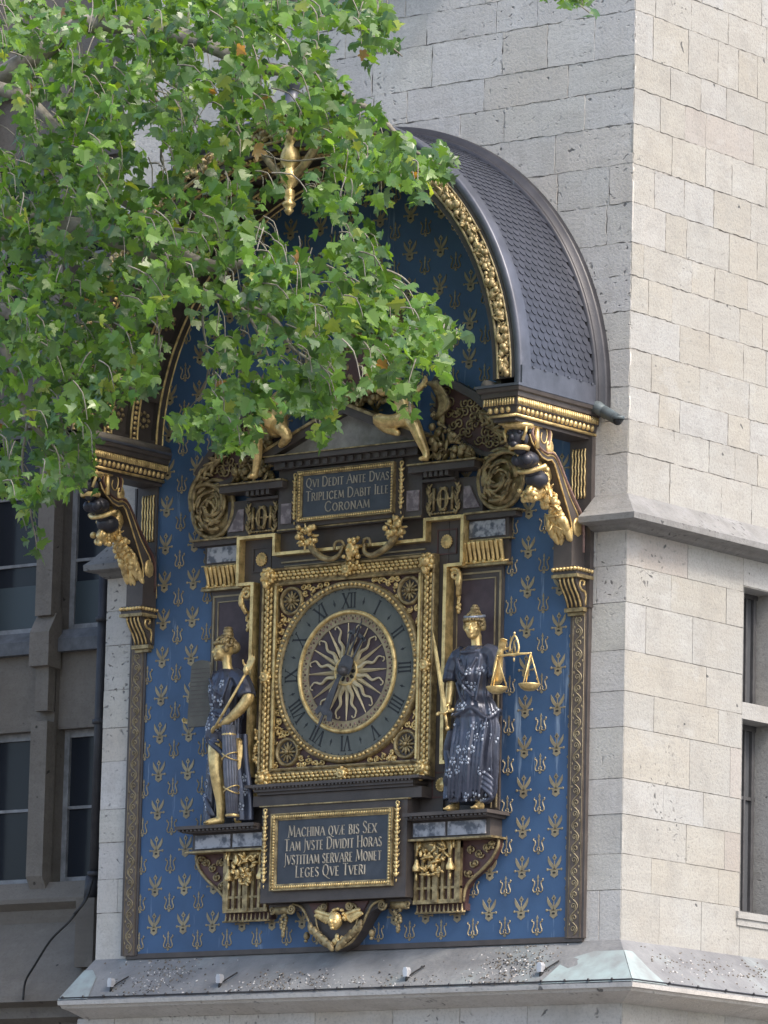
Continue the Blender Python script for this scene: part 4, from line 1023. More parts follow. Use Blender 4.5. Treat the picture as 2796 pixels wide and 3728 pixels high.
# ---- royal arms with crown, mostly behind leaves
A_ = thing('coat_of_arms', 'gilded oval arms between twin columns under the vault, glimpsed through leaves', 'coat of arms', (0, -.1, 2.45))
mb = MB(True); mb.sph((.05, -.12, 2.70), (.26, .06, .30), 20, 10); mb.build('shield', 'brown_red', A_)
mb = MB(True); mb.tube([(.05+.27*cos(a), -.13, 2.70+.31*sin(a)) for a in [2*pi*k/26 for k in range(26)]], .028, 7, closed=True)
for k in range(20): mb.sph((.05+.20*cos(k*.55)*(.3+.7*(k % 3)/2), -.175, 2.7+.24*sin(k*.9)*.8), (.02, .012, .03), 6, 4)
mb.lathe([(.16, 0), (.18, .05), (.15, .12), (.19, .2), (.05, .27), (.0, .33)], (.05, -.16, 3.03), 16); mb.build('frame', 'gold_dull', A_)
for s in (-1, 1):
    mb = MB(True); mb.lathe([(.07, 0), (.075, .05), (.055, .08), (.05, .7), (.07, .74), (.085, .8), (.0, .82)], (s*.48, -.16, 2.42), 14); mb.build('column', 'gold_dull', A_)
# ================================================================== THE CLOCK
clk = thing('clock', 'gilded square clock with a grey numeral ring and a golden sunburst centre', 'clock', (0, -.1, 0))
def annulus(mb, r0, r1, y0, y1, n=96): mb.lathe([(r1, y1), (r1, y0), (r0, y0), (r0, y1)], (0, 0, 0), n, 'y')
mb = MB(); mb.box(-.82, .82, -.10, -.086, -.83, .83); mb.build('field', 'brown_red', clk)
mb = MB()    # square frame
F = [(0, -.09), (0, -.150), (.012, -.156), (.024, -.150), (.026, -.135), (.040, -.140), (.130, -.140), (.134, -.165), (.150, -.17), (.155, -.16), (.155, -.09)]
mb.frame(-.80, .80, -.815, .815, F); cf = mb.build('square_frame', 'gold_dull', clk)
st = .052
for sx in (-1, 1):
    for vert in (0, 1):
        mb = MB(True)
        for k, off in enumerate((.058, .086, .114)):
            for i in range(int(1.70/st)):
                u = -.85+st*(i+.5+(.5 if k == 1 else 0)); yy = -.150-(.014 if k == 1 else 0)
                if vert: mb.sph((sx*(.80+off), yy, u), (.0165, .016, st*.52), 6, 4, rotm('Y', .12))
                else: mb.sph((u, yy, sx*(.815+off)), (st*.52, .016, .0165), 6, 4, rotm('Y', .22))
        mb.build('laurel_roll', 'gold', cf)
mb = MB()
for sx in (-1, 1):
    mb.box(sx*.800-.010, sx*.800+.012, -.168, -.14, -.81, .81)
mb.build('bright_fillet', 'gold', cf)
for sx in (-1, 1):
    for sz in (-1, 1):
        mb = MB(True); cx, cz = sx*.885, sz*.90
        mb.sph((cx, -.19, cz), (.045, .04, .05), 10, 7)
        for k in range(9):
            a = k*2*pi/9; mb.sph((cx+.058*cos(a), -.178, cz+.062*sin(a)), (.022, .03, .03), 7, 5, rotm('Y', a))
        mb.sph((cx, -.20, cz-.08), (.03, .03, .035), 8, 5); mb.sph((cx+.01, -.225, cz+.01), (.018, .016, .022), 7, 5)
        mb.build('corner_mask', 'gold', clk)
for (cx, cz) in ((-.885, 0), (.885, 0), (0, .90), (0, -.90)):
    mb = MB(True)
    mb.lathe([(.0, -.06), (.012, -.055), (.02, -.03), (.03, -.045), (.042, -.04), (.05, -.01), (.048, 0)], (cx, -.16, cz), 14, 'y')
    for k in range(8): a = k*pi/4; mb.sph((cx+.052*cos(a), -.175, cz+.052*sin(a)), (.016, .02, .016), 6, 4)
    mb.build('middle_boss', 'gold', clk)
    if cx == 0 and cz < 0: pass
mb = MB(); annulus(mb, .50, .742, -.128, -.09); dpl = mb.build('numeral_ring', 'dial', clk)
mb = MB(True)
mb.lathe([(.738, -.10), (.738, -.150), (.752, -.158), (.760, -.150), (.785, -.158), (.800, -.150), (.806, -.12), (.806, -.09)], (0, 0, 0), 96, 'y')
br = mb.build('bead_ring', 'gold_dull', clk)
mb = MB(True)
for k in range(104): a = 2*pi*k/104; mb.sph((.768*cos(a), -.162, .768*sin(a)), .0155, 7, 5)
mb.build('beads', 'gold', br)
mb = MB(True); mb.lathe([(.545, -.125), (.545, -.142), (.535, -.154), (.522, -.156), (.512, -.148), (.508, -.13), (.508, -.12)], (0, 0, 0), 96, 'y')
ir = mb.build('inner_ring', 'gold', clk)
mb = MB(); annulus(mb, .435, .509, -.130, -.10); rr_ = mb.build('rose_ring', 'gold_paint', clk)
mb = MB(True)
for k in range(60):
    a = 2*pi*k/60; c_, s_ = cos(a), sin(a)
    mb.sph((.472*c_, -.131, .472*s_), (.010, .006, .014), 6, 4, rotm('Y', -a+pi/2), m=k % 2)
    mb.sph((.492*cos(a+.05), -.131, .492*sin(a+.05)), (.006, .005, .010), 6, 4, rotm('Y', -a+pi/2), m=0)
mb.build('rosettes', ['brown_red', 'pink'], rr_)
mb = MB(); mb.lathe([(.44, -.118), (.0, -.118)], (0, 0, 0), 72, 'y'); mb.build('centre_disc', 'plum', clk)
# numerals: bars and crosses pointing outwards
mb = MB()
def rad(t_, r_, ang): return ((r_*sin(ang)+t_*cos(ang)), (r_*cos(ang)-t_*sin(ang)))
def bar(ang, t0, r0, t1, r1, w_):
    dx, dr = t1-t0, r1-r0; L = math.hypot(dx, dr); nx, nr = dr/L*w_/2, -dx/L*w_/2
    mb.prism([rad(t0+nx, r0+nr, ang), rad(t1+nx, r1+nr, ang), rad(t1-nx, r1-nr, ang), rad(t0-nx, r0-nr, ang)], -.1310, -.1275)
def serif(ang, t0, r0, h=.020):
    bar(ang, t0-h, r0, t0+h, r0, .007)
NUM = ['XII', 'I', 'II', 'III', 'IIII', 'V', 'VI', 'VII', 'VIII', 'IX', 'X', 'XI']
RA, RB = .565, .695
for h, s_ in enumerate(NUM):
    ang = 2*pi*h/12; W_ = {'I': .036, 'V': .082, 'X': .088}
    tot = sum(W_[c] for c in s_); x = -tot/2
    for c in s_:
        w_ = W_[c]; a = x+.006; b_ = x+w_-.006
        if c == 'I': m_ = x+w_/2; bar(ang, m_, RA, m_, RB, .0150); serif(ang, m_, RA, .014); serif(ang, m_, RB, .014)
        elif c == 'V': bar(ang, a+.004, RB, x+w_/2, RA, .0165); bar(ang, b_-.004, RB, x+w_/2, RA, .0070); serif(ang, a+.004, RB); serif(ang, b_-.004, RB, .014)
        else: bar(ang, a+.004, RB, b_-.004, RA, .0165); bar(ang, b_-.004, RB, a+.004, RA, .0070); [serif(ang, q, r_, .014) for q in (a+.004, b_-.004) for r_ in (RA, RB)]
        x += w_
mb.build('numerals', 'black', dpl)
mb = MB()
for k in range(60):
    ang = 2*pi*k/60
    if k % 5: mb.prism([rad(a, b_, ang) for a, b_ in ((-.005, .722), (.005, .722), (.005, .731), (-.005, .731))], -.1305, -.1275)
    else: mb.prism([rad(a, b_, ang) for a, b_ in ((0, .715), (.007, .724), (0, .733), (-.007, .724))], -.1305, -.1275)
for k in range(12):
    ang = 2*pi*(k+.5)/12; mb.prism([rad(a, b_, ang) for a, b_ in ((0, .600), (.012, .628), (.004, .64), (0, .668), (-.004, .64), (-.012, .628))], -.1305, -.1275)
mb.build('minute_marks', 'black', dpl)
# sunburst: twelve straight and twelve wavy rays
mb = MB()
for k in range(12):
    ang = 2*pi*k/12; c0 = rad(0, .43, ang)
    A = rad(-.026, .10, ang); B = rad(.026, .10, ang); y_, yt = -.120, -.150
    mid = rad(0, .10, ang)
    T0, T1 = rad(-.0045, .43, ang), rad(.0045, .43, ang)
    mb.add([(A[0], y_, A[1]), (B[0], y_, B[1]), (T1[0], y_-.008, T1[1]), (T0[0], y_-.008, T0[1]), (mid[0], yt, mid[1]), (c0[0], -.134, c0[1])], [(0, 4, 5, 3), (1, 2, 5, 4), (0, 1, 4), (2, 3, 5)])
mb.smooth = False
for k in range(12):
    ang = 2*pi*(k+.5)/12; sg = 1 if k < 6 else -1; pts = []; rs = []
    for i in range(25):
        f = i/24; r_ = .10+.30*f; w_ = .017*sin(f*3.6*pi*1.1)*(.3+.9*f)*sg
        p = rad(w_, r_, ang); pts.append((p[0], -.136, p[1])); rs.append(.017*(1-f)+.0065)
    for i in range(1, 7):      # the curled tip
        a = i*.55; p = rad(sg*(.020*(1-cos(a)))+.017*sin(3.96*pi)*1.2*sg, .40+.020*sin(a), ang); pts.append((p[0], -.136, p[1])); rs.append(.0062)
    mb.tube(pts, rs, 5)
mb.lathe([(.128, -.119), (.118, -.140), (.105, -.146), (.098, -.135), (.06, -.135), (.0, -.135)], (0, 0, 0), 32, 'y')
sb = mb.build('sunburst', 'gold_ray', clk)
mb = MB(True); mb.lathe([(.125, -.130), (.128, -.155), (.118, -.160), (.108, -.155), (.108, -.13)], (0, 0, 0), 32, 'y'); mb.build('hub_ring', 'gold', sb)
mb = MB(True)
for k in range(9): a = 2*pi*k/9; mb.sph((.072*cos(a), -.14, .072*sin(a)), (.018, .008, .024), 6, 4, rotm('Y', -a+pi/2), m=k % 2)
mb.build('hub_rosette', ['black', 'brown_red'], sb)
# hands
def hand(name, ang, polys, y0, y1):
    m_ = MB()
    for p in polys: m_.prism([rad(a, b_, ang) for a, b_ in p], y0, y1)
    return m_.build(name, 'iron', clk)
mh = R(207)
hand('minute_hand', mh, [[(-.022, -.03), (.022, -.03), (.022, .06), (-.022, .06)], [(-.016, .055), (.016, .055), (.045, .38), (.040, .41), (.010, .425), (-.010, .425), (-.040, .41), (-.045, .38)],
     [(-.095, .375), (-.050, .352), (-.040, .40), (-.062, .455), (-.112, .44)], [(.052, .352), (.085, .372), (.10, .43), (.062, .452), (.040, .40)], [(-.010, .42), (.010, .42), (.012, .50), (0, .60), (-.012, .50)]], -.215, -.205)
hh_ = R(24)
hand('hour_hand', hh_, [[(-.07, .02), (-.058, -.01), (.07, -.01), (.078, .04), (.07, .10), (.055, .14), (-.045, .14), (-.065, .10)], [(-.045, .13), (-.032, .13), (-.052, .34), (-.078, .33)], [(.04, .13), (.054, .13), (.090, .33), (.070, .345)],
     [(-.095, .315), (-.02, .335), (-.022, .365), (-.09, .35)], [(.02, .335), (.105, .315), (.10, .345), (.022, .365)], [(-.008, .15), (.008, .15), (.004, .47), (-.004, .47)], [(.09, .35), (.12, .33), (.10, .30)], [(-.055, .36), (-.03, .36), (-.04, .40)]], -.190, -.180)
mb = MB(True); mb.lathe([(.0, -.250), (.012, -.248), (.016, -.24), (.028, -.236), (.035, -.228), (.038, -.22), (.046, -.21), (.046, -.17)], (0, 0, 0), 20, 'y'); mb.build('hand_hub', 'iron', clk)
# corner roundels and foliage in the spandrels
for sx in (-1, 1):
    for sz in (-1, 1):
        cx, cz = sx*.655, sz*.672
        mb = MB(True)
        mb.lathe([(.100, -.10), (.104, -.13), (.116, -.138), (.128, -.13), (.130, -.10)], (cx, 0, cz), 28, 'y')
        for k in range(12):
            a = 2*pi*k/12; L = .078 if k % 3 == 0 else .068
            mb.sph((cx+.052*cos(a), -.115, cz+.052*sin(a)), (.0105 if k % 3 else .014, .012, L*.55), 6, 4, rotm('Y', pi/2-a))
        mb.sph((cx, -.13, cz), .022, 8, 5); mb.sph((cx-.04, -.135, cz+.002), .012, 6, 4); mb.sph((cx+.04, -.135, cz-.002), .012, 6, 4)
        rd = mb.build('roundel', 'gold_dull', clk)
        mb = MB(); mb.lathe([(.102, -.104), (0, -.104)], (cx, 0, cz), 24, 'y'); mb.build('roundel_ground', 'brown', rd)
        mb = MB(True)
        for (a, b_, q) in ((.42, .76, 1), (.50, .73, -1), (.34, .785, 1), (.46, .79, -1), (.26, .79, -1), (.52, .79, 1), (.52, .63, 1), (.59, .52, -1), (.66, .50, 1), (.78, .46, 1), (.76, .40, -1), (.78, .32, 1), (.74, .51, -1), (.785, .25, -1), (.78, .785, 1)):
            if b_ > .74 and a < .5 or a > .74 and b_ < .5 or True:
                mb.tube(spiral(sx*a, sz*b_, .006, .030, a*9, 1.2, -.115, 12, q*sx), .0085, 5)
                mb.sph((sx*(a+.012), -.125, sz*(b_-.005)), (.014, .012, .014), 6, 4)
        r9 = random.Random(90+sx*2+sz)
        for k in range(150):
            u, v = r9.uniform(.22, .79), r9.uniform(.22, .80)
            if math.hypot(u, v) < .835 or math.hypot(u-.655, v-.672) < .145: continue
            mb.sph((sx*u, -.105-r9.uniform(0, .02), sz*v), (.009, .012, r9.uniform(.014, .03)), 6, 4, rotm('Y', r9.uniform(0, 3.1)))
        mb.build('spandrel_foliage', 'gold', clk)

# ------------------------------------------------------------------ mask between twin horns of plenty above the clock
G_ = thing('horn_garland', 'gilded flower mask between two curved horns of plenty above the clock frame', 'carved garland', (.07, -.18, .9))
for s in (-1, 1):
    mb = MB(True); cx = .075
    mb.tube(smooth_pts([(cx+s*.10, -.17, 1.10), (cx+s*.13, -.19, 1.15), (cx+s*.19, -.20, 1.14), (cx+s*.20, -.20, 1.08)], 3), .014, 6)
    P2 = smooth_pts([(cx+s*.12, -.18, 1.11), (cx+s*.14, -.20, 1.03), (cx+s*.22, -.21, .995), (cx+s*.33, -.21, 1.02), (cx+s*.43, -.20, 1.09), (cx+s*.48, -.20, 1.17)], 5)
    mb.tube(P2, [.014+.026*i/(len(P2)-1) for i in range(len(P2))], 8)
    mb.build('horn', 'gold_dull', G_)
    mb = MB(True); r4 = random.Random(40+s)
    for i in range(30): mb.sph((cx+s*.49+r4.uniform(-.09, .09), -.22+r4.uniform(-.05, .04), 1.215+r4.uniform(-.075, .085)), r4.uniform(.014, .032), 7, 5)
    for i in range(7): a = i*.9; mb.sph((cx+s*.49+.09*cos(a), -.22, 1.215+.085*sin(a)), (.013, .012, .045), 6, 4, rotm('Y', pi/2-a))
    mb.build('fruit', 'gold', G_)
mb = MB(True); r4 = random.Random(6)
mb.sph((.075, -.21, 1.06), (.055, .05, .075), 12, 8); mb.sph((.07, -.265, 1.05), (.014, .02, .02), 7, 5)
for i in range(46):
    f = r4.random(); mb.sph((.075+r4.uniform(-.11, .11)*(.35+.65*f), -.18+r4.uniform(-.06, .03), 1.16-.26*f+r4.uniform(-.02, .02)), r4.uniform(.012, .028), 7, 5)
mb.build('mask', 'gold', G_)

# ------------------------------------------------------------------ shelves carrying the statues, with pierced consoles
for s in (-1, 1):
    T = thing('statue_shelf', ('marble-fronted shelf on a pierced gold console, under the statue with scales' if s > 0 else 'marble-fronted shelf on a pierced gold console, under the statue holding the tablet'), 'console', (s*1.2, -.1, -2.1), 'statue shelves')
    mb = MB(); mb.box(s*.82, s*1.72, -.36, -.02, -1.335, -1.305); mb.box(s*.82, s*1.68, -.31, -.02, -1.36, -1.335)
    for i in range(19): x = .84+i*.046; mb.box(s*x, s*(x+.026), -.345, -.30, -1.352, -1.338)
    mb.box(s*.80, s*1.64, -.20, -.02, -1.515, -1.36)
    mb.build('shelf', 'brown', T)
    for (a, b) in ((.83, 1.17), (1.20, 1.60)):
        mb = MB(); mb.box(s*a, s*b, -.216, -.19, -1.497, -1.378); mb.build('marble_slab', 'marble', T)
    mb = MB(); mb.box(s*.80, s*1.69, -.25, -.02, -1.535, -1.518); mb.build('fillet', 'gold_dull', T)
    mb = MB(); mb.box(s*.80, s*1.30, -.135, -.02, -2.07, -1.536)
    W2 = [(1.30, -1.536), (1.66, -1.536), (1.65, -1.60), (1.60, -1.70), (1.50, -1.79), (1.38, -1.87), (1.32, -1.95), (1.30, -2.07)]
    mb.prism([(s*a, b) for a, b in W2], -.10, -.02)
    mb.box(s*.80, s*1.32, -.10, -.02, -2.13, -2.07)
    cb = mb.build('console', 'brown_red', T)
    mb = MB()
    for i in range(7):
        if i == 3: continue
        x = .815+.072*i
        mb.box(s*x, s*(x+.028), -.168, -.13, -2.05, -1.60)
    mb.box(s*1.02, s*1.075, -.178, -.13, -2.06, -1.60)
    mb.box(s*.805, s*1.305, -.165, -.13, -2.07, -2.035); mb.box(s*.805, s*1.305, -.162, -.13, -1.945, -1.925); mb.box(s*1.27, s*1.305, -.17, -.13, -2.035, -1.54); mb.box(s*.805, s*1.305, -.165, -.13, -1.60, -1.54)
    mb.build('pierced_grille', 'gold_dull', cb)
    mb = MB(True)
    for i in range(11):
        x = s*(.82+i*.048); mb.lathe([(.017, -.045), (.012, -.03), (.006, 0), (.006, .02)], (x, -.12, -2.095), 7)
    mb.tube([(s*.80, -.12, -2.143), (s*1.335, -.12, -2.143)], .010, 5)
    mb.tube(smooth_pts([(s*a, -.11, b) for a, b in [(1.665, -1.54), (1.66, -1.60), (1.60, -1.70), (1.50, -1.79), (1.39, -1.87), (1.325, -1.95), (1.305, -2.06)]]), .015, 6)
    r5 = random.Random(50+s)
    for (a, b) in ((1.38, -1.62), (1.47, -1.66), (1.55, -1.61), (1.42, -1.74), (1.36, -1.82), (1.60, -1.58)):
        for q in (-1, 1): mb.tube(spiral(s*(a+.012*q), b, .006, .036, r5.uniform(0, 6), 1.2, -.115, 12, q), .0085, 5)
        mb.sph((s*a, -.125, b), .015, 6, 4)
    mb.build('gilding', 'gold_dull', cb)
    mb = MB(True)     # flowers and tassels hanging over the grille
    for i in range(52):
        f = r5.random(); x = 1.045+r5.uniform(-.17, .17)*(1-.45*f); z = -1.56-.27*f
        q = lookrot((r5.uniform(-1, 1), r5.uniform(-.5, 0), r5.uniform(-1, 1)))
        mb.sph((s*x, -.19+r5.uniform(-.04, .02), z), (r5.uniform(.014, .026), .012, r5.uniform(.022, .045)), 7, 5, q)
    for xx in (.86, 1.22):
        mb.tube([(s*xx, -.19, -1.53), (s*(xx+.01), -.20, -1.60), (s*xx, -.20, -1.66)], .012, 6); mb.tube([(s*(xx+.03), -.19, -1.53), (s*(xx+.035), -.20, -1.60)], .009, 5)
        mb.lathe([(.035, -.10), (.04, -.07), (.022, -.03), (.014, 0)], (s*xx, -.195, -1.69), 9); mb.sph((s*xx, -.195, -1.84), (.013, .013, .035), 6, 4)
    mb.build('flower_swag', 'gold', T)

# ------------------------------------------------------------------ cherub bracket under the lower tablet
C_ = thing('cherub_bracket', 'scrolled bracket with a winged cherub face, lowest ornament under the clock', 'bracket', (0, -.1, -2.45))
mb = MB()
mb.prism([(-.78, -2.015), (-.78, -2.06), (-.45, -2.075), (-.36, -2.11), (-.29, -2.20), (-.24, -2.28), (-.13, -2.39), (0, -2.44), (.13, -2.39), (.24, -2.28), (.29, -2.20), (.36, -2.11), (.45, -2.075), (.78, -2.06), (.78, -2.015)], -.16, -.02)
mb.build('back', 'brown', C_)
mb = MB(); mb.prism([(-.33, -2.02), (.33, -2.02), (.24, -2.16), (-.24, -2.16)], -.175, -.15); mb.build('oxblood_field', 'brown_red', C_)
for s in (-1, 1):
    mb = MB(True)
    mb.tube(smooth_pts([(s*.50, -.18, -2.02), (s*.40, -.19, -2.05), (s*.33, -.19, -2.14), (s*.27, -.19, -2.25), (s*.17, -.19, -2.37), (s*.02, -.19, -2.43)]), .012, 6)
    mb.tube(smooth_pts([(s*.12, -.18, -2.03), (s*.20, -.19, -2.06), (s*.23, -.19, -2.14), (s*.20, -.19, -2.26), (s*.12, -.19, -2.35), (s*.02, -.19, -2.40)]), .010, 6)
    mb.tube(spiral(s*.50, -2.065, .006, .047, 1.5, 1.8, -.20, 22, s), .011, 6); mb.tube(spiral(s*.14, -2.06, .006, .042, 1.5, 1.8, -.20, 22, s), .011, 6)
    mb.tube([(s*.56, -.13, -2.06), (s*.72, -.13, -2.065)], .040, 10); mb.tube(spiral(s*.745, -2.065, .006, .034, 1.5, 1.6, -.16, 16, s), .010, 6)
    for i in range(9):
        f = i/8; mb.sph((s*(.27-.22*f), -.21, -2.24-.16*f), (.030, .026, .062), 7, 5, rotm('Y', s*(.3+.9*(i % 2)+.3*f)), m=0)
    mb.sph((s*.36, -.15, -2.30), (.030, .03, .036), 9, 6); mb.sph((s*.36, -.16, -2.345), (.018, .018, .015), 7, 5)
    for i in range(16): mb.sph((s*.635+rn.uniform(-.045, .045)*(1-i/20), -.14, -2.11-.012*i), (.02, .02, .02), 6, 4)
    mb.build('gilded_scroll', 'gold_dull', C_)
    mb = MB(True)      # wing of overlapping feathers
    for i in range(8):
        f = i/7; x = s*(.095+.125*f); z = -2.15+.035*f
        mb.sph((x+.03, -.205, z-.01), (.022, .014, .075-.02*f), 7, 5, rotm('Y', -s*(.85+.5*f)))
        mb.sph((x+.02, -.210, z+.015), (.036, .014, .022), 7, 5, rotm('Y', -s*.15))
    mb.build('wing', 'gold', C_)
mb = MB(True); X, Y, Z = .03, -.25, -2.19
mb.sph((X, Y, Z), (.066, .058, .080), 14, 10); mb.sph((X, Y-.060, Z-.008), (.012, .018, .018), 8, 5)
for q in (-1, 1): mb.sph((X+q*.027, Y-.036, Z-.018), (.024, .022, .022), 8, 5); mb.sph((X+q*.025, Y-.051, Z+.010), (.010, .006, .006), 7, 4); mb.sph((X+q*.058, Y-.0, Z), (.012, .018, .02), 6, 4)
mb.sph((X, Y-.052, Z-.040), (.018, .009, .007), 7, 4); mb.sph((X, Y-.040, Z-.066), (.020, .018, .015), 8, 5)
cf_ = mb.build('cherub_face', 'gold', C_)
mb = MB(True)
for i in range(34):
    a = rn.uniform(-.2, pi+.2); mb.sph((X+.080*cos(a), Y+rn.uniform(.015, .05), Z+.02+.086*sin(a)), rn.uniform(.012, .018), 6, 4)
for i in range(9): mb.sph((X+rn.uniform(-.06, .06), -.19, Z-.10-rn.uniform(0, .08)), (.02, .012, .03), 7, 5)
mb.build('cherub_curls', 'gold', cf_)
# ================================================================== FIGURES
def remesh(o, v=.007, sm=4):
    m_ = o.modifiers.new('join', 'REMESH'); m_.mode = 'VOXEL'; m_.voxel_size = v; m_.use_smooth_shade = True
    s_ = o.modifiers.new('smooth', 'SMOOTH'); s_.iterations = sm; s_.factor = .45
    dg = bpy.context.evaluated_depsgraph_get(); ev = o.evaluated_get(dg)
    me = bpy.data.meshes.new_from_object(ev); me.name = o.name
    o.modifiers.clear(); old = o.data; o.data = me
    if not me.materials:
        for q in old.materials: me.materials.append(q)
    me.polygons.foreach_set('use_smooth', [True]*len(me.polygons)); bpy.data.meshes.remove(old)
def limb(mb, pts, rs, n=10):
    P_ = smooth_pts(pts, 4); k = len(P_); R_ = []
    for i in range(k):
        f = i/(k-1)*(len(rs)-1); a = int(min(f, len(rs)-2)); R_.append(rs[a]+(rs[a+1]-rs[a])*(f-a))
    mb.tube(P_, R_, n); mb.sph(P_[0], R_[0]*.98, 8, 6); mb.sph(P_[-1], R_[-1]*.98, 8, 6)
def head(mb, c, az, s=1.0, tilt=0, yaw_face=0):
    """face looking towards -y turned by az about z; c = centre of the skull"""
    q = rotm('Z', az) @ rotm('X', tilt); c = Vector(c)
    def S(p, r, nu=12, nv=8): mb.sph(c+q @ (Vector(p)*s), tuple(x*s for x in r), nu, nv, q)
    S((0, .012, .02), (.074, .090, .088), 16, 11); S((0, -.026, -.040), (.057, .058, .066), 14, 9)     # skull, face
    S((0, -.062, -.094), (.024, .022, .018)); S((0, -.030, -.080), (.044, .045, .026))                 # chin, jaw
    mb.tube([c+q @ (Vector(p)*s) for p in ((0, -.080, .014), (0, -.092, -.012), (0, -.103, -.034), (0, -.088, -.044))], [.007*s, .009*s, .013*s, .009*s], 8)
    for k in (-1, 1):
        S((k*.030, -.077, .016), (.024, .010, .007)); S((k*.028, -.070, -.001), (.014, .010, .009)); S((k*.040, -.052, -.034), (.022, .022, .024)); S((k*.074, .010, -.012), (.009, .018, .026), 8, 6)
    S((0, -.085, -.064), (.021, .009, .0055)); S((0, -.083, -.075), (.017, .009, .0065))
def hand_(mb, w, d, n, side, s=1.0, curl=.6, spread=.1):
    """palm from wrist w along d; n = direction the palm faces; five separate bent fingers"""
    w = Vector(w); d = Vector(d).normalized(); n = (Vector(n)-d*Vector(n).dot(d)).normalized(); a = d.cross(n)*side
    q = Matrix((a, -n, d)).transposed()
    mb.sph(w+d*.040*s, (.036*s, .017*s, .048*s), 10, 7, q)
    for i, (o, L) in enumerate(((-.027, .060), (-.009, .070), (.010, .066), (.027, .052))):
        p = w+d*.075*s+a*o*s; pts = [p-d*.02*s, p]; dd = d+a*o*spread*10
        for k in range(3):
            dd = (dd+n*curl*(.55+.3*k)).normalized(); p = p+dd*L*s*(.42, .33, .25)[k]; pts.append(p)
        mb.tube(pts, [.0105*s, .0105*s, .0095*s, .0085*s, .0070*s], 6)
    p = w+d*.022*s+(-a)*.030*s; t1 = p+(-a*.030+d*.022+n*.012)*s; t2 = t1+(-a*.006+d*.026+n*.018)*s
    mb.tube([p, t1, t2], [.013*s, .011*s, .008*s], 6)
def robe(name, rings, folds, parent, mat_, n=72, amp=1.0, seed=1):
    """draped cloth: rings = [(z, cx, cy, rx, ry, fold depth)] from top to bottom; one continuous surface"""
    vs = []; fs = []; r_ = random.Random(seed); ph = [r_.uniform(0, 6.28) for _ in range(6)]
    Z_ = [Vector(r[:3]) for r in rings]; k = 6; full = []
    for i in range(len(rings)-1):
        for j in range(k):
            f = j/k; a = rings[max(i-1, 0)]; b = rings[i]; c = rings[i+1]; d = rings[min(i+2, len(rings)-1)]
            full.append([.5*(2*b[m]+(c[m]-a[m])*f+(2*a[m]-5*b[m]+4*c[m]-d[m])*f*f+(3*b[m]-a[m]-3*c[m]+d[m])*f**3) for m in range(6)])
    full.append(list(rings[-1]))
    for (z, cx, cy, rx, ry, fd) in full:
        for j in range(n):
            th = 2*pi*j/n
            w = .5*sin(folds*th+ph[0]+z*2.2)+.35*sin((folds*1.7//1)*th+ph[1]-z*3.1)+.25*sin(5*th+ph[2]+z*1.3)+.15*noise.noise(Vector((cos(th)*2, sin(th)*2, z*5+seed)))
            w = max(-1, min(1, w*1.5)); e = 1+fd*amp*w
            vs.append((cx+rx*e*cos(th), cy+ry*e*sin(th), z+.01*fd*w))
    m = len(full)
    for i in range(m-1):
        for j in range(n): fs.append((i*n+j, (i+1)*n+j, (i+1)*n+(j+1) % n, i*n+(j+1) % n))
    fs.append(tuple(range(n))); fs.append(tuple((m-1)*n+j for j in range(n-1, -1, -1)))
    mb = MB(True); mb.add(vs, fs); return mb
# ---- JUSTICE, on the right shelf
J = thing('statue', 'gold-faced robed statue with raised arm holding scales, right of the clock', 'statue', (1.48, -.22, -1.305))
jy = -.22
mb = MB(True)
head(mb, (1.452, jy-.02, .285), R(14), 1.02)
limb(mb, [(1.458, jy+.01, .21), (1.462, jy+.01, .14), (1.468, jy+.02, .07)], [.050, .046, .062])
limb(mb, [(1.275, jy, .02), (1.235, jy-.02, -.14), (1.245, jy-.06, -.25), (1.262, jy-.10, -.38)], [.055, .050, .042, .030])
hand_(mb, (1.262, jy-.10, -.37), (.12, -.25, -1), (-.6, -.6, 0), 1, 1.0, .9)
limb(mb, [(1.66, jy, .02), (1.72, jy-.05, -.10), (1.755, jy-.08, -.20), (1.80, jy-.13, -.10), (1.855, jy-.17, .03)], [.055, .050, .050, .042, .028])
hand_(mb, (1.855, jy-.17, .03), (.5, -.25, 1), (.55, -.8, -.2), -1, .95, .5, .2)
limb(mb, [(1.55, jy-.02, -1.0), (1.555, jy-.02, -1.15), (1.55, jy-.02, -1.25)], [.05, .034, .034]); limb(mb, [(1.55, jy, -1.265), (1.575, jy-.07, -1.275), (1.59, jy-.13, -1.285)], [.036, .034, .022])
limb(mb, [(1.30, jy-.02, -1.1), (1.305, jy-.03, -1.25)], [.045, .034]); limb(mb, [(1.305, jy-.02, -1.265), (1.31, jy-.09, -1.275), (1.315, jy-.15, -1.285)], [.036, .034, .024])
mb.sph((1.45, jy, -.4), (.09, .08, .5), 12, 10)
for k in range(5):
    mb.sph((1.565+k*.014, jy-.15, -1.29), (.009, .018, .010), 6, 4); mb.sph((1.29+k*.014, jy-.17, -1.29), (.009, .018, .010), 6, 4)
bd = mb.build('body', 'gold', J); remesh(bd)
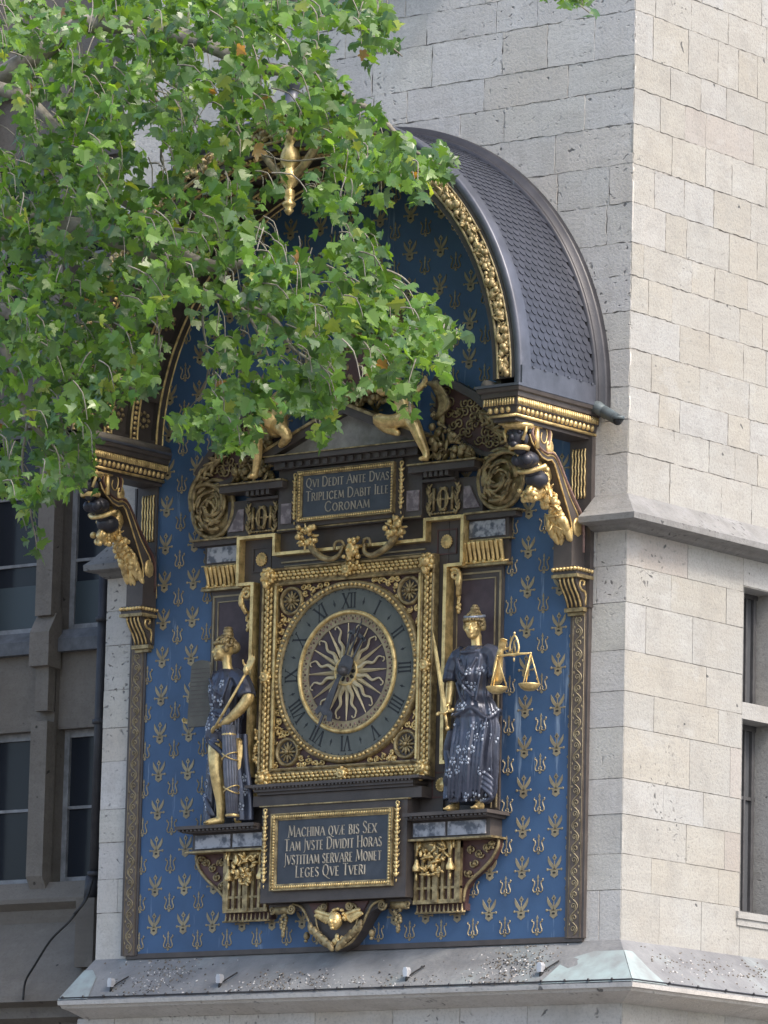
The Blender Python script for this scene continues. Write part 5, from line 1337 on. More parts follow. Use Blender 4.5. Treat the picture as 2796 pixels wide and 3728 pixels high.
mb = robe('gown', [(.115, 1.465, jy, .085, .075, .02), (.075, 1.465, jy, .15, .10, .03), (.02, 1.465, jy, .195, .125, .04), (-.06, 1.47, jy, .185, .13, .06), (-.14, 1.475, jy-.01, .170, .145, .08), (-.24, 1.475, jy, .150, .12, .07), (-.32, 1.475, jy, .150, .12, .06), (-.40, 1.49, jy-.01, .185, .15, .07), (-.48, 1.50, jy-.01, .205, .16, .08),
     (-.52, 1.50, jy-.01, .200, .155, .06), (-.62, 1.51, jy-.01, .205, .16, .11), (-.80, 1.50, jy-.02, .200, .165, .15), (-1.0, 1.48, jy-.01, .205, .16, .17), (-1.15, 1.46, jy, .20, .15, .20), (-1.235, 1.43, jy, .17, .14, .22)], 13, J, 'robe', amp=1.0, seed=3)
# sleeves, cowl and the overfold over the hips
mb.tube(smooth_pts([(1.35, jy, .05), (1.27, jy-.01, .0), (1.232, jy-.03, -.12), (1.235, jy-.05, -.19)]), [.09]*4+[.08]*4+[.072]*4+[.055], 10)
mb.tube(smooth_pts([(1.58, jy, .05), (1.67, jy-.01, .01), (1.725, jy-.05, -.10), (1.75, jy-.08, -.19)]), [.09]*4+[.082]*4+[.078]*4+[.07], 10)
mb.tube([(1.465+.115*cos(a), jy-.02+.10*sin(a), .085-.035*max(0, -sin(a))) for a in [2*pi*k/20 for k in range(20)]], .022, 7, closed=True)
mb.tube([(1.49+.215*cos(a), jy+.165*sin(a), -.475+.03*sin(3*a)+.02*cos(5*a)) for a in [2*pi*k/36 for k in range(36)]], .022, 7, closed=True)
for (p, q_, r_) in (((1.36, jy-.13, .0), (1.50, jy-.17, -.16), .015), ((1.56, jy-.12, .0), (1.44, jy-.17, -.20), .013), ((1.36, jy-.12, -.12), (1.56, jy-.15, -.34), .014), ((1.34, jy-.10, -.2), (1.50, jy-.15, -.42), .014), ((1.60, jy-.10, -.1), (1.58, jy-.14, -.38), .013)):
    c = (Vector(p)+Vector(q_))/2+Vector((0, -.012, -.03)); mb.tube(smooth_pts([p, c, q_]), r_, 6)
for k in range(9):      # long falling folds and the blown hem
    x0 = 1.34+.04*k; mb.tube(smooth_pts([(x0+.03, jy-.13, -.52-.03*(k % 2)), (x0+.02, jy-.165, -.75), (x0-.0, jy-.165, -.98), (x0-.03, jy-.14, -1.20)]), [.012, .014, .015, .016, .017, .018, .018, .018, .018, .018, .017, .016, .014], 6)
for k in range(4): mb.tube(smooth_pts([(1.60, jy-.12, -.98-.03*k), (1.68, jy-.13, -1.0-.045*k), (1.74, jy-.10, -1.055-.05*k), (1.70-.02*k, jy-.09, -1.09-.05*k)]), .019, 6)
mb.tube(smooth_pts([(1.28, jy-.05, -.60), (1.22, jy-.04, -.78), (1.26, jy-.06, -.92), (1.23, jy-.05, -1.08), (1.23, jy-.06, -1.20)]), [.05]*4+[.045]*4+[.05]*4+[.035]*5, 9)
gw = mb.build('gown', 'robe', J); remesh(gw, .0065, 2)
from mathutils.bvhtree import BVHTree
def flowers(gown, parent_w, spots, seed):
    """silvered flowers set on the folds: each is dropped onto the cloth from the front"""
    me = gown.data; bv = BVHTree.FromPolygons([v.co for v in me.vertices], [tuple(p.vertices) for p in me.polygons])
    mb = MB(True); r_ = random.Random(seed); off = W0[gown.name]
    for (x, z) in spots:
        x += r_.uniform(-.012, .012); z += r_.uniform(-.02, .02); k5 = r_.uniform(0, 1.2)
        for k in range(6):
            b = k*2*pi/5+k5; rx = 0 if k == 5 else 1
            o_ = Vector((x+.021*cos(b)*rx, -3, z+.028*sin(b)*rx))-off
            h, n, i_, d = bv.ray_cast(o_, Vector((0, 1, 0)))
            if h is None: h, n, i_, d = bv.ray_cast(o_, Vector((0, 1, 0)))
            if h is None: continue
            mb.sph(h+off+n*.001, (.0125, .004, .0145) if k < 5 else (.006, .006, .006), 6, 4, Vector((0, -1, 0)).rotation_difference(n).to_matrix())
    return setkind(mb.build('silvered_flowers', 'silver', gown), 'stuff')
sp_ = []
for ri, z in enumerate((-1.18, -1.08, -.98, -.88, -.78, -.68, -.58, -.44, -.36, -.24, -.12)):
    for i in range(6):
        x = 1.27+.078*(i+.5*(ri % 2))
        if z > -.3 and (x < 1.36 or x > 1.60): continue
        if (ri*7+i*3) % 5 in (1, 3) or z in (-.36, -1.08): continue
        sp_.append((x, z))
flowers(gw, None, sp_, 9)
def hair(parent, c, az, seed, bun):
    mb = MB(True); r7 = random.Random(seed); q = rotm('Z', az); c = Vector(c)
    for i in range(120):
        a = r7.uniform(0, 2*pi); e = r7.uniform(-.2, 1.45); y = sin(a)
        p = Vector((.085*cos(e)*cos(a), .012+.100*cos(e)*sin(a), .025+.098*sin(e)))
        if p.y < -.045 and p.z < .075: continue
        mb.sph(c+q @ p, (.021, .021, .013), 6, 4, lookrot(q @ Vector((cos(a), sin(a), .6))))
    for k in range(11):
        a = -pi*.5+(-5+k)*.28; mb.sph(c+q @ Vector((.082*cos(a), .012+.096*sin(a), .052)), (.017, .02, .019), 6, 4)
    for k in (-1, 1): mb.sph(c+q @ Vector((k*.078, .02, .0)), (.022, .04, .04), 8, 5)
    o = mb.build('hair', 'gold_dull', parent)
    mb = MB(True)
    for (p, r, h) in bun: mb.sph(c+q @ Vector(p), r, 12, 7)
    mb.build('headdress', 'gold_dull', o)
hair(J, (1.452, jy-.02, .285), R(14), 4, [((0, .02, .125), (.050, .055, .030), 0), ((0, .02, .155), (.040, .045, .025), 0), ((0, .02, .178), (.026, .03, .016), 0), ((0, .085, .03), (.05, .05, .06), 0)])
mb = MB(True); c = Vector((1.452, jy-.02, .285)); q = rotm('Z', R(14))
mb.tube([c+q @ Vector((.083*cos(a), .014+.100*sin(a), .088+.02*sin(a))) for a in [2*pi*k/20 for k in range(20)]], .013, 6, closed=True); mb.build('diadem', 'silver', J)
sw = thing('sword', 'gold upright sword held point-up by the statue with scales', 'sword', (1.30, -.36, -.60))
a_, b_ = Vector((1.255, -.36, -.455)), Vector((1.128, -.40, .27)); d_ = (b_-a_)
wv = d_.normalized().cross(Vector((0, 1, 0))).normalized()
mb = MB(); P_ = [a_+wv*.026, a_+d_*.75+wv*.018, b_, a_+d_*.75-wv*.018, a_-wv*.026]; n_ = Vector((0, -.012, 0))
mid = [a_+n_, a_+d_*.75+n_*.8, b_]; bk = [p-n_ for p in mid]
mb.add(P_+mid+[a_-n_, a_+d_*.75-n_*.8], [(0, 1, 6, 5), (1, 2, 6), (2, 3, 6), (3, 4, 5, 6), (0, 8, 9, 1), (1, 9, 2), (2, 9, 3), (3, 9, 8, 4)])
mb.build('blade', 'gold', sw)
mb = MB(True); dn = -d_.normalized()
mb.tube(smooth_pts([a_+wv*.075+dn*-.01, a_+wv*.04, a_-wv*.04, a_-wv*.075+dn*.01]), .013, 7); mb.sph(a_+wv*.08, .018, 7, 5); mb.sph(a_-wv*.08, .018, 7, 5)
mb.tube([a_, a_+dn*.13], .014, 8); mb.sph(a_+dn*.145, (.022, .022, .022), 9, 6)
mb.build('hilt', 'gold', sw)
sc_ = thing('scales', 'gold balance scales with two bowls hanging over the blue panel', 'scales', (2.0, -.42, .0))
YS = -.42
mb = MB(True); A1, B1 = Vector((1.845, YS, -.02)), Vector((2.185, YS+.01, -.015)); md = (A1+B1)/2
mb.tube([A1, md-Vector((.05, 0, -.004)), md, md+Vector((.05, 0, .004)), B1], [.007, .012, .015, .012, .007], 7); mb.sph(A1, .012, 7, 5); mb.sph(B1, .012, 7, 5)
mb.tube(smooth_pts([md+Vector((-.045, 0, .03)), md+Vector((-.04, 0, .10)), md+Vector((0, 0, .165)), md+Vector((.04, 0, .10)), md+Vector((.045, 0, .03)), md+Vector((0, 0, -.01))]), .009, 6); mb.sph(md+Vector((0, 0, .185)), .012, 6, 4); mb.sph(md+Vector((0, 0, -.04)), (.010, .01, .02), 6, 4)
mb.tube([md+Vector((-.02, 0, .01)), md+Vector((0, 0, .12)), md+Vector((.02, 0, .01))], .006, 5)
mb.build('beam', 'gold', sc_)
for P0 in (A1, B1):
    mb = MB(True); zb = P0.z-.27
    for k in range(3):
        a = k*2*pi/3+.5; mb.tube([P0, (P0.x+.085*cos(a), YS+.085*sin(a), zb)], .0065, 5)
    mb.lathe([(.0, -.055), (.045, -.048), (.075, -.028), (.092, .0), (.094, .008), (.088, .006), (.07, -.018), (.04, -.035), (0, -.042)], (P0.x, YS, zb), 20)
    mb.build('bowl', 'gold', sc_)

# ---- LAW, on the left shelf, in profile
Lw = thing('statue', 'gold-faced robed statue in profile with one bare gold leg, left of the clock', 'statue', (-1.25, -.22, -1.305))
ly = -.24; ax = -1.285
mb = MB(True)
head(mb, (ax-.022, ly, .268), R(-52), 1.0, R(-4))
limb(mb, [(ax+.0, ly+.01, .19), (ax+.01, ly+.01, .12), (ax+.02, ly+.02, .05)], [.046, .043, .058])
limb(mb, [(-1.10, ly, -.02), (-1.015, ly-.03, -.13), (-.985, ly-.05, -.20), (-1.07, ly-.09, -.32), (-1.20, ly-.13, -.425)], [.058, .056, .055, .048, .028])
hand_(mb, (-1.20, ly-.13, -.425), (-1, -.2, -.35), (0, -.2, -1), 1, .95, .7)
limb(mb, [(-1.43, ly, .0), (-1.50, ly+.02, -.15), (-1.56, ly+.02, -.28), (-1.64, ly+.0, -.36)], [.055, .05, .04, .028])
hand_(mb, (-1.63, ly, -.35), (-1, -.2, -.1), (0, -.7, .7), -1, .9, .7)
limb(mb, [(-1.31, ly-.04, -.50), (-1.305, ly-.07, -.66), (-1.290, ly-.09, -.80), (-1.272, ly-.07, -.95), (-1.262, ly-.045, -1.10), (-1.262, ly-.04, -1.24)], [.085, .080, .062, .060, .045, .034], 12)
limb(mb, [(-1.262, ly-.03, -1.262), (-1.30, ly-.08, -1.272), (-1.345, ly-.13, -1.285)], [.038, .033, .022])
for k in range(5): mb.sph((-1.352+k*.012, ly-.15+.012*k*-.5, -1.288), (.009, .018, .010), 6, 4, rotm('Z', R(-35)))
limb(mb, [(-1.14, ly+.03, -.6), (-1.12, ly+.03, -1.0), (-1.11, ly+.02, -1.26)], [.08, .05, .04])
mb.sph((-1.27, ly, -.35), (.085, .08, .35), 12, 10)
bd = mb.build('body', 'gold', Lw); remesh(bd)
mb = robe('gown', [(.085, ax+.015, ly, .075, .07, .02), (.045, ax+.02, ly, .125, .10, .03), (-.02, ax+.02, ly, .160, .12, .05), (-.10, ax+.01, ly-.01, .152, .13, .07), (-.19, ax+.0, ly-.01, .138, .12, .07), (-.28, ax-.0, ly, .128, .11, .06), (-.36, ax-.0, ly, .150, .13, .08), (-.46, ax-.01, ly, .160, .14, .10), (-.55, ax-.01, ly+.0, .150, .13, .12), (-.61, ax+.02, ly+.03, .125, .10, .12)], 11, Lw, 'robe', seed=8)
mb.tube(smooth_pts([(-1.18, ly, .02), (-1.09, ly-.01, -.03), (-1.02, ly-.03, -.13), (-1.0, ly-.04, -.18)]), [.085]*4+[.085]*4+[.085]*4+[.075], 10)
mb.tube(smooth_pts([(-1.37, ly, .02), (-1.44, ly, -.03), (-1.49, ly+.02, -.15), (-1.53, ly+.02, -.26), (-1.61, ly+.01, -.34)]), [.08]*4+[.078]*4+[.07]*4+[.06]*4+[.05], 10)
mb.tube([(ax+.02+.155*cos(a), ly+.13*sin(a), -.335+.02*cos(3*a)) for a in [2*pi*k/30 for k in range(30)]], .016, 6, closed=True)
mb.tube(smooth_pts([(-1.40, ly-.06, -.54), (-1.30, ly-.13, -.60), (-1.20, ly-.12, -.68), (-1.14, ly-.10, -.82)]), [.028]*4+[.026]*4+[.022]*5, 8)
for (x0, x1, y_, r_) in ((-1.42, -1.46, .02, .038), (-1.38, -1.41, -.01, .034), (-1.34, -1.36, .05, .045), (-1.45, -1.50, .05, .03), (-1.16, -1.08, .02, .045), (-1.12, -1.02, .05, .045), (-1.20, -1.14, .06, .05), (-1.07, -.98, .03, .03)):
    mb.tube(smooth_pts([(x0, ly+y_, -.50), (x0+(x1-x0)*.35, ly+y_-.01, -.75), (x0+(x1-x0)*.8, ly+y_, -1.02), (x1, ly+y_, -1.27)]), [r_*.9]*4+[r_]*4+[r_*1.1]*5, 9)
for k in range(3): mb.tube(smooth_pts([(-1.48, ly+.0, -1.02), (-1.42, ly-.05, -1.08-.02*k), (-1.36, ly-.06, -1.16-.02*k), (-1.33, ly-.04, -1.22)]), .020, 6)
for (p, q_, r_) in (((-1.38, ly-.11, .0), (-1.22, ly-.13, -.16), .012), ((-1.37, ly-.12, -.10), (-1.19, ly-.12, -.24), .012), ((-1.40, ly-.10, -.40), (-1.18, ly-.13, -.50), .014), ((-1.42, ly-.08, -.46), (-1.22, ly-.14, -.58), .014), ((-1.16, ly-.10, .0), (-1.24, ly-.13, -.28), .012)):
    c = (Vector(p)+Vector(q_))/2+Vector((0, -.012, -.025)); mb.tube(smooth_pts([p, c, q_]), r_, 6)
gw = mb.build('gown', 'robe', Lw); remesh(gw, .0065, 2)
flowers(gw, None, ((-1.37, -.10), (-1.30, -.17), (-1.22, -.07), (-1.36, -.26), (-1.22, -.22), (-1.40, -.36), (-1.30, -.36), (-1.20, -.38), (-1.36, -.45), (-1.24, -.47), (-1.42, -.52), (-1.46, -.68), (-1.41, -.80), (-1.45, -.92), (-1.46, -1.05), (-1.42, -1.15), (-1.05, -.9), (-1.02, -1.02), (-1.05, -1.14), (-1.43, -.60)), 12)
hair(Lw, (ax-.022, ly, .268), R(-52), 5, [((0, .03, .13), (.052, .055, .035), 0), ((0, .03, .165), (.046, .046, .03), 0), ((0, .03, .19), (.04, .04, .015), 0), ((0, .09, .02), (.055, .055, .06), 0)])
fa = thing('bundle_of_rods', 'bluish fluted bundle of rods tied with gold cords, standing by the bare-legged statue', 'bundle of rods', (-1.08, -.34, -1.3))
f0, f1 = Vector((-1.135, -.36, -.435)), Vector((-1.075, -.34, -1.25))
mb = MB(True)
for k in range(13):
    a = 2*pi*k/13; o_ = Vector((.046*cos(a), .046*sin(a), 0)); mb.tube([f0+o_*1.05, (f0+f1)/2+o_*1.1, f1+o_*.85], .0145, 6)
mb.tube([f0, f1], .042, 8); mb.build('rods', 'fasces', fa)
mb = MB(True)
for t_ in (.10, .34, .70, .98):
    c = f0.lerp(f1, t_)
    if t_ in (.10, .98): mb.lathe([(.058, -.012), (.066, 0), (.058, .012)], c, 16)
    else:
        for q in (-1, 1): mb.tube([c+Vector((.068*cos(a), .068*sin(a), q*.035*cos(a))) for a in [2*pi*k/16 for k in range(16)]], .007, 5, closed=True)
mb.build('cord', 'gold', fa)
mb = MB(True); r8 = random.Random(3)
for i in range(34):
    f = i/33; mb.sph((-.985+r8.uniform(-.03, .03)*(1-.5*f)+.02*sin(f*7), -.15+r8.uniform(-.02, .02), -.46-.31*f), r8.uniform(.012, .022), 6, 4)
tag(mb.build('fruit_drop', 'gold'), 'short gold drop of fruit between the bundle of rods and the clock frame', 'garland')
sc2 = thing('sceptre', 'slender gold sceptre ending in an open hand, held by the bare-legged statue', 'sceptre', (-1.25, -.42, -.5))
a_, b_ = Vector((-1.275, -.42, -.50)), Vector((-.935, -.38, .02)); d_ = (b_-a_).normalized()
mb = MB(True); mb.tube([a_, b_], [.012, .013], 7); mb.sph(b_, .024, 8, 6); mb.lathe([(.024, 0), (.030, .02), (.022, .05)], b_, 10); mb.build('rod', 'gold', sc2)
mb = MB(True); hand_(mb, b_+d_*.02, d_+Vector((0, 0, .35)), (0, -1, 0), 1, 1.05, .08, .25); o = mb.build('open_hand', 'gold', sc2); remesh(o, .005, 2)
tb = thing('law_tablet', 'grey-green round-topped tablet held up left of the bare-legged statue', 'tablet', (-1.6, -.2, -.42))
mb = MB(); t0, t1 = -1.63, -1.36
top = [((t0+t1)/2+.1075*cos(a)*1.0, .12+.052*sin(a)) for a in [pi*k/12 for k in range(13)]]
mb.prism([(t0, -.42), (t1+.02, -.42), (t1, -.30)]+top+[(t0, -.30)], -.335, -.30); o = mb.build('slab', 'tablet', tb)
mb = MB()
for i in range(12): z = .09-.038*i; mb.box(t0+.03, t1-.03-(.04 if i % 3 == 2 else 0), -.3365, -.334, z, z+.008)
mb.build('engraved_lines', 'brown', o)

# ---- winged figures seated on the pediment (largely behind leaves)
def angel(s, lab):
    A = thing('angel', lab, 'statue', (s*.80, -.24, 1.757), 'gilded angels on the pediment')
    def X(x): return s*x
    y = -.26; mb = MB(True)
    if s > 0:
        limb(mb, [(.62, y, 2.40), (.66, y, 2.28), (.70, y, 2.18)], [.085, .085, .10]); head(mb, (.55, y-.01, 2.60), R(-30), .8)
        limb(mb, [(.58, y, 2.52), (.60, y, 2.45)], [.035, .05])
        limb(mb, [(.72, y-.02, 2.16), (.58, y-.10, 2.13), (.46, y-.12, 2.16), (.52, y-.09, 2.08), (.64, y-.06, 2.03)], [.075, .06, .05, .04, .03])
        limb(mb, [(.74, y-.02, 2.15), (.83, y-.06, 2.07), (.88, y-.05, 1.96), (.93, y-.03, 1.84), (.94, y-.04, 1.79)], [.075, .062, .05, .036, .03]); limb(mb, [(.94, y-.03, 1.785), (.92, y-.09, 1.775)], [.028, .02])
        limb(mb, [(.60, y-.03, 2.46), (.48, y-.08, 2.40), (.38, y-.08, 2.50)], [.045, .035, .025]); hand_(mb, (.38, y-.08, 2.50), (-.5, -.2, .8), (0, -1, 0), 1, .8, .5)
        limb(mb, [(.68, y, 2.46), (.80, y-.04, 2.38), (.90, y-.06, 2.43)], [.045, .035, .025]); hand_(mb, (.90, y-.06, 2.43), (.6, -.2, .5), (0, -1, 0), -1, .8, .5)
    else:
        limb(mb, [(-.70, y, 2.45), (-.74, y, 2.33), (-.76, y, 2.22)], [.085, .085, .10]); head(mb, (-.64, y-.01, 2.64), R(30), .8)
        limb(mb, [(-.67, y, 2.56), (-.68, y, 2.49)], [.035, .05])
        limb(mb, [(-.76, y-.02, 2.24), (-.86, y-.14, 2.30), (-.88, y-.13, 2.12), (-.91, y-.08, 1.94), (-.95, y-.06, 1.80)], [.075, .070, .058, .042, .03]); limb(mb, [(-.95, y-.05, 1.79), (-.97, y-.11, 1.775)], [.028, .02])
        limb(mb, [(-.74, y-.02, 2.22), (-.62, y-.12, 2.18), (-.56, y-.1, 2.10), (-.66, y-.06, 2.04)], [.075, .06, .05, .03])
        limb(mb, [(-.64, y-.03, 2.50), (-.50, y-.08, 2.46), (-.40, y-.08, 2.56)], [.045, .035, .025]); hand_(mb, (-.40, y-.08, 2.56), (.5, -.2, .8), (0, -1, 0), -1, .8, .5)
        limb(mb, [(-.76, y, 2.50), (-.86, y-.04, 2.40), (-.93, y-.06, 2.44)], [.045, .035, .025]); hand_(mb, (-.93, y-.06, 2.44), (-.6, -.2, .5), (0, -1, 0), 1, .8, .5)
    o = mb.build('body', 'gold', A); remesh(o, .008, 3)
    mb = MB(True)
    x0 = s*.93
    for i in range(9): f = i/8; mb.tube(smooth_pts([(s*(.80+.02*i), -.20, 2.48), (s*(.90+.022*i), -.16, 2.44-.02*i), (s*(.97-.01*i+.02), -.14, 2.24-.01*i), (s*(.985-.012*i), -.13, 2.07+.02*i)]), [.012]*4+[.022]*4+[.018]*4+[.006], 6)
    mb.build('wing', 'gold_dull', A)
angel(1, 'gilded winged angel seated on the right slope of the pediment, one leg hanging down')
angel(-1, 'gilded winged angel seated on the left slope of the pediment, half behind leaves')
# ================================================================== PLANE TREE in front of the tower
OUT = [(-330, -300), (1290, -300), (1290, -40), (1285, 42), (1258, 45), (1228, 20), (1190, 10), (1150, -40), (835, -10), (842, 30), (862, 60), (882, 110), (865, 135), (832, 112), (815, 155), (793, 150), (765, 110), (778, 72), (730, 72), (716, 40),
       (712, 120), (706, 155), (745, 158), (756, 180), (738, 202), (770, 222), (800, 198), (816, 235), (833, 272), (870, 288), (905, 302), (960, 322), (1002, 355), (985, 400), (972, 418), (948, 388), (925, 388), (938, 425), (948, 452), (915, 440), (880, 432), (858, 405), (835, 400), (850, 450), (820, 470), (795, 455), (770, 475), (805, 500), (835, 515), (828, 540), (862, 560), (858, 585), (872, 612), (905, 628), (940, 652), (965, 690), (1018, 712), (1005, 748), (985, 745), (972, 770), (990, 795), (962, 838), (935, 818), (905, 800), (900, 838), (908, 882), (885, 932), (868, 928), (848, 880),
       (852, 838), (822, 835), (806, 858), (780, 868), (752, 850), (738, 878), (715, 958), (692, 980), (676, 950), (688, 900), (642, 905), (600, 908), (576, 890), (556, 948), (532, 1000), (512, 985), (482, 992), (452, 962), (440, 928), (418, 995), (385, 960), (360, 930), (370, 900), (405, 880), (432, 892), (446, 850), (434, 790), (440, 742), (405, 640), (362, 690), (366, 740), (352, 792), (340, 826), (332, 880), (315, 902), (290, 868), (262, 892), (252, 945), (236, 940), (222, 905), (204, 930), (216, 980), (202, 1010), (212, 1062), (190, 1082), (165, 1072), (150, 1100), (120, 1095), (97, 1092), (82, 1112), (96, 1160), (90, 1206), (70, 1200), (55, 1150), (45, 1112), (20, 1080), (-60, 1050), (-330, 1000)]
GAPS = [(580, 345, 27), (690, 345, 26), (745, 400, 18), (735, 500, 22), (790, 430, 18), (470, 800, 20), (600, 850, 14), (380, 280, 14), (690, 640, 18), (440, 610, 20), (560, 640, 16), (620, 745, 18), (720, 740, 16), (840, 640, 10), (60, 420, 16), (300, 620, 16), (250, 700, 14), (130, 640, 14), (90, 760, 16), (190, 560, 14), (150, 200, 16), (270, 200, 14), (410, 210, 14), (240, 560, 14), (330, 600, 14), (190, 100, 26), (350, 195, 20), (315, 290, 27), (345, 350, 30), (325, 388, 20), (470, 130, 24), (460, 238, 26), (110, 290, 17), (90, 555, 20), (628, 355, 34), (632, 410, 32), (634, 458, 28), (600, 470, 36), (650, 505, 36), (575, 525, 26), (700, 478, 18), (560, 400, 20), (690, 395, 16), (640, 200, 30), (600, 205, 18), (330, 710, 22), (765, 790, 32), (655, 775, 24), (700, 800, 16), (530, 725, 26), (480, 690, 24), (815, 880, 18), (415, 385, 22), (450, 340, 18), (500, 380, 20), (20, 320, 14), (160, 475, 16), (30, 130, 20), (250, 330, 20), (220, 380, 18), (395, 590, 16), (510, 590, 22), (700, 560, 16), (600, 620, 14), (620, 690, 18), (760, 600, 10), (850, 300, 8), (560, 300, 16), (130, 860, 18), (150, 930, 20), (60, 1000, 20), (100, 1020, 18), (200, 800, 14), (30, 640, 12), (690, 40, 12)]
def inside(x, y):
    c = False; n = len(OUT)
    for i in range(n):
        x0, y0_ = OUT[i]; x1, y1_ = OUT[i-1]
        if (y0_ > y) != (y1_ > y) and x < (x1-x0)*(y-y0_)/(y1_-y0_)+x0: c = not c
    return c
def ok(x, y):
    if not inside(x, y): return False
    for a, b, r in GAPS:
        if (x-a)**2+(y-b)**2 < r*r: return False
    return True
def topix(p):
    v = p-CAM; d = v.dot(fw); return (1398+FPX*v.dot(RT)/d)/1.68535, (1864-FPX*v.dot(UP)/d)/1.68535
rt_ = random.Random(77)
tree = thing('plane_tree', 'leafy plane tree whose branches hang in front of the canopy, upper left', 'tree', (0, 0, GROUND))
LEAF = {'m': [(0, 0), (0, .30), (0, .56), (0, 1.0)],
        'r': [[(.16, -.10), (.34, -.06), (.46, .06), (.34, .14), (.42, .24), (.28, .28)], [(.50, .32), (.70, .50), (.50, .52), (.46, .60), (.30, .50)], [(.32, .66), (.16, .72), (.14, .86)]]}
lm = MB()
def leaf(p, tip, nrm, L, col, fold, curl):
    t_ = Vector(tip).normalized(); n_ = (Vector(nrm)-t_*Vector(nrm).dot(t_))
    if n_.length < 1e-3: n_ = t_.orthogonal()
    n_.normalize(); a_ = t_.cross(n_)
    def W(x, y): return p+(a_*x+t_*(y*(1-.12*curl*y))+n_*(-fold*abs(x)-curl*.42*y*y-.10*curl*x*x))*L
    vs = [W(*q) for q in LEAF['m']]; fs = []
    for sg in (1, -1):
        ids = []
        for part in LEAF['r']:
            e = []
            for (x, y) in part: e.append(len(vs)); vs.append(W(sg*x*rt_.uniform(.92, 1.08), y))
            ids.append(e)
        A = [0]+ids[0]+[1]; B = [1, ids[0][-1]]+ids[1]+[2]; C_ = [2, ids[1][-1]]+ids[2]+[3]
        for f in (A, B, C_): fs.append(tuple(f) if sg > 0 else tuple(f[::-1]))
    lm.add(vs, fs, 0, col)
twigs = []
def colour():
    r = rt_.random(); k = rt_.uniform(.75, 1.25)
    if r < .004: return (.34*k, .15*k, .07*k)
    if r < .05: return (.28*k, .34*k, .06*k)
    if r < .40: return (.150*k, .275*k, .045*k)
    if r < .70: return (.090*k, .195*k, .042*k)
    return (.050*k, .118*k, .038*k)
n_leaf = 0; tries = 0
def spray(x, y, Y, n, spread=26, strict=True):
    global n_leaf
    base = at(x, y, Y); up_ = Vector((rt_.uniform(-.5, .1), rt_.uniform(-.35, .35), rt_.uniform(.25, .6)))*.55
    tw = [base+up_, base+up_*.55+Vector((.03, 0, .05)), base+up_*.2+Vector((.02, 0, .0)), base-Vector((-.02, 0, .10))]
    if all(inside(*topix(q)) for q in tw): twigs.append((tw[:3]+[tw[2].lerp(tw[3], .3)], .0065))
    tone = rt_.uniform(.80, 1.2)
    for i in range(n):
        f = rt_.random(); o = tw[0].lerp(tw[3], f)+Vector((rt_.gauss(0, .10), rt_.gauss(0, .12), rt_.gauss(0, .09)))
        L = rt_.uniform(.080, .155)
        tip = Vector((rt_.uniform(-.8, 1.1), rt_.uniform(-.9, .8), rt_.uniform(-1.2, .2))).normalized()
        c = topix(o+tip*L*.5)
        if strict and not ok(*c): continue
        c2 = topix(o+tip*L)
        if strict and not inside(*c2): continue
        nr = Vector((rt_.gauss(.25, .75), rt_.gauss(-.3, .75), rt_.gauss(.5, .6)))
        cl = colour(); cl = tuple(q*tone for q in cl)
        leaf(o, tip, nr, L, cl, rt_.uniform(.1, .75), rt_.uniform(-.4, 1.3)); n_leaf += 1
while n_leaf < 6300 and tries < 14000:
    tries += 1
    x = rt_.uniform(-320, 1040); y = rt_.uniform(-260, 1210)
    if not ok(x, y): continue
    dens = noise.noise(Vector((x/70, y/70, 3.1)))*.5+.5
    if x < 0 or y < 0: dens *= .45
    if rt_.random() > 3.0*dens-.85: continue
    spray(x, y, rt_.uniform(-5.2, -1.9), rt_.randint(5, 12))
for (x, y) in ((1205, -20), (1235, 0), (1262, 18), (1275, 30), (1215, 0), (1250, 22), (1190, -40), (1270, 10), (865, 345), (930, 350), (960, 360), (60, 1150), (75, 1180), (80, 1160), (65, 1120), (880, 890), (885, 905), (890, 870), (400, 930), (395, 950), (410, 970), (520, 960), (700, 950), (690, 930)):
    spray(x, y, rt_.uniform(-3.6, -2.2), 10)
crown = lm.build('leaves', 'leaf', tree); crown['kind'] = 'stuff'
# wood: limbs drawn from the trunk outside the picture to the hanging twigs
TY = -4.0
tx = at(-760, 700, TY); base = Vector((tx.x, TY, GROUND))
mb = MB(True)
mb.tube(smooth_pts([base+Vector((0, 0, -.2)), base+Vector((.05, .05, 2.5)), base+Vector((-.05, 0, 6.5)), base+Vector((.1, .1, 9.5)), base+Vector((.3, .1, 12.5))], 5), [.36]*3+[.31]*4+[.28]*4+[.24]*5+[.18]*5, 14)
trunk = mb.build('trunk', 'bark', tree)
mb = MB(True)
def limb_(pix, Y, r0, r1):
    k = len(pix); pts = smooth_pts([at(x, y, Y[0]+(Y[1]-Y[0])*i/(k-1)) for i, (x, y) in enumerate(pix)], 4); n = len(pts)
    pts = [p+Vector((noise.noise(p*3)*.03, 0, noise.noise(p*3+Vector((5, 0, 0)))*.03)) for p in pts]
    mb.tube(pts, [r0+(r1-r0)*i/(n-1) for i in range(n)], 7)
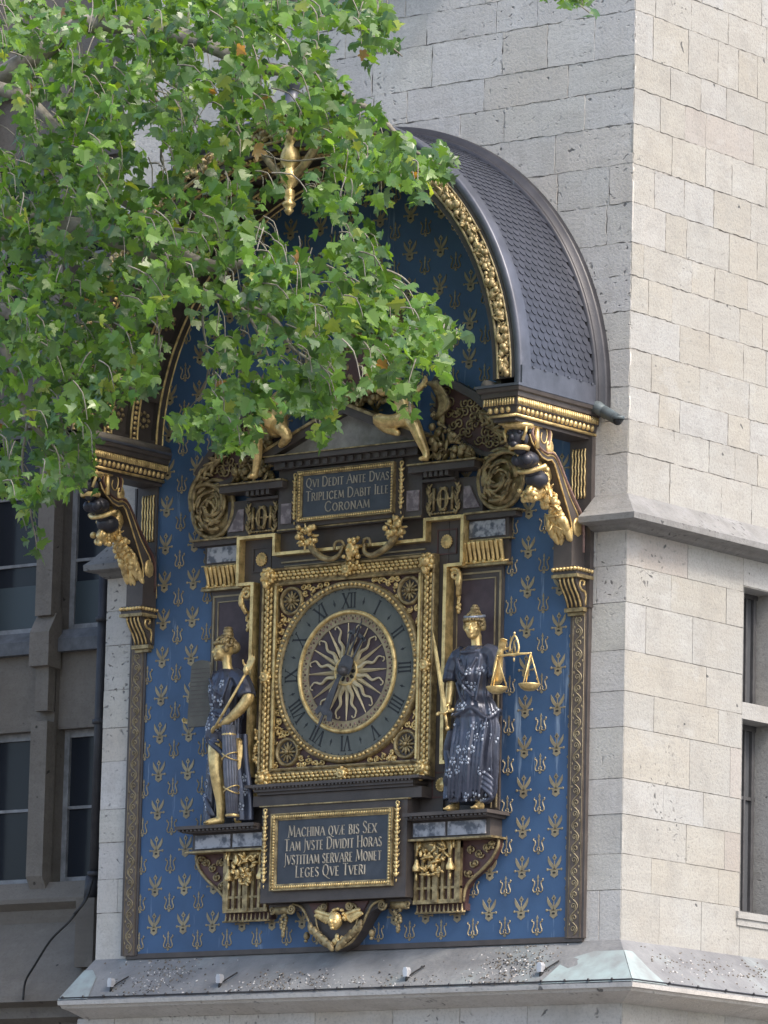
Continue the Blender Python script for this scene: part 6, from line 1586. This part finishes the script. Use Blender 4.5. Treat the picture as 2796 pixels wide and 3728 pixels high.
for pix, Y, a, b in (([(-760, 500), (-400, 470), (-120, 500), (120, 490), (273, 515), (322, 547), (370, 541), (418, 563), (476, 576), (532, 570), (585, 559), (640, 572)], (-4, -3.2), .13, .018),
                     ([(322, 547), (386, 593), (451, 632), (514, 659), (561, 731), (590, 800)], (-3.6, -3.3), .032, .008), ([(514, 659), (593, 691), (632, 749), (689, 788), (740, 830)], (-3.4, -3.2), .024, .007),
                     ([(585, 559), (640, 600), (711, 577), (761, 620), (811, 677), (860, 700), (950, 715)], (-3.3, -2.8), .024, .006), ([(811, 577), (850, 590), (880, 606), (905, 632)], (-3, -2.8), .012, .005),
                     ([(-760, 250), (-350, 200), (-60, 190), (60, 130), (160, 60), (300, 60), (420, 90), (520, 130), (612, 154), (648, 168), (755, 215), (830, 262), (900, 330), (960, 360)], (-4.2, -2.6), .12, .007),
                     ([(-60, 190), (20, 200), (71, 225), (160, 330), (250, 420), (330, 480), (420, 500)], (-4.2, -3.6), .07, .012), ([(420, 90), (520, 60), (640, 20), (760, 60), (840, 100), (870, 120)], (-3.8, -3), .022, .005),
                     ([(-760, 700), (-300, 640), (-60, 660), (60, 690), (150, 740), (230, 800), (300, 850)], (-4, -3), .10, .010), ([(-60, 660), (10, 760), (60, 900), (110, 960), (150, 1040)], (-4, -3.2), .05, .006), ([(60, 900), (50, 1000), (65, 1080), (75, 1150), (80, 1190)], (-3.6, -3.2), .014, .004),
                     ([(451, 632), (440, 700), (450, 790), (440, 850), (405, 890), (395, 940)], (-3.4, -3), .012, .004), ([(561, 731), (520, 800), (500, 870), (520, 950)], (-3.3, -3), .010, .004), ([(632, 749), (660, 820), (690, 900), (700, 950)], (-3.3, -3), .010, .004),
                     ([(811, 677), (850, 760), (880, 830), (885, 900)], (-3, -2.8), .010, .004), ([(370, 541), (360, 620), (350, 700), (330, 800)], (-3.5, -3), .012, .004), ([(520, 130), (500, 230), (540, 320), (620, 350), (720, 340)], (-3.6, -3), .016, .005),
                     ([(300, 60), (310, 160), (360, 260), (350, 340), (400, 430)], (-3.8, -3.2), .020, .006), ([(900, -300), (1050, -150), (1180, -60), (1240, 0), (1275, 30)], (-3, -2.6), .02, .004), ([(150, 740), (160, 820), (130, 900), (170, 980), (190, 1050)], (-3.4, -2.8), .012, .004),
                     ([(-400, -200), (0, -160), (400, -180), (700, -220), (900, -300)], (-4, -3), .08, .02), ([(-760, 0), (-400, -200)], (-4, -4), .12, .08)):
    limb_(pix, Y, a, b)
for tw, r in twigs: mb.tube(smooth_pts(tw, 2), [r, r, r*.9, r*.8, r*.7, r*.6, r*.5], 4, cap=False)
mb.build('branches', 'bark', trunk)
print('leaves', n_leaf, 'tries', tries)
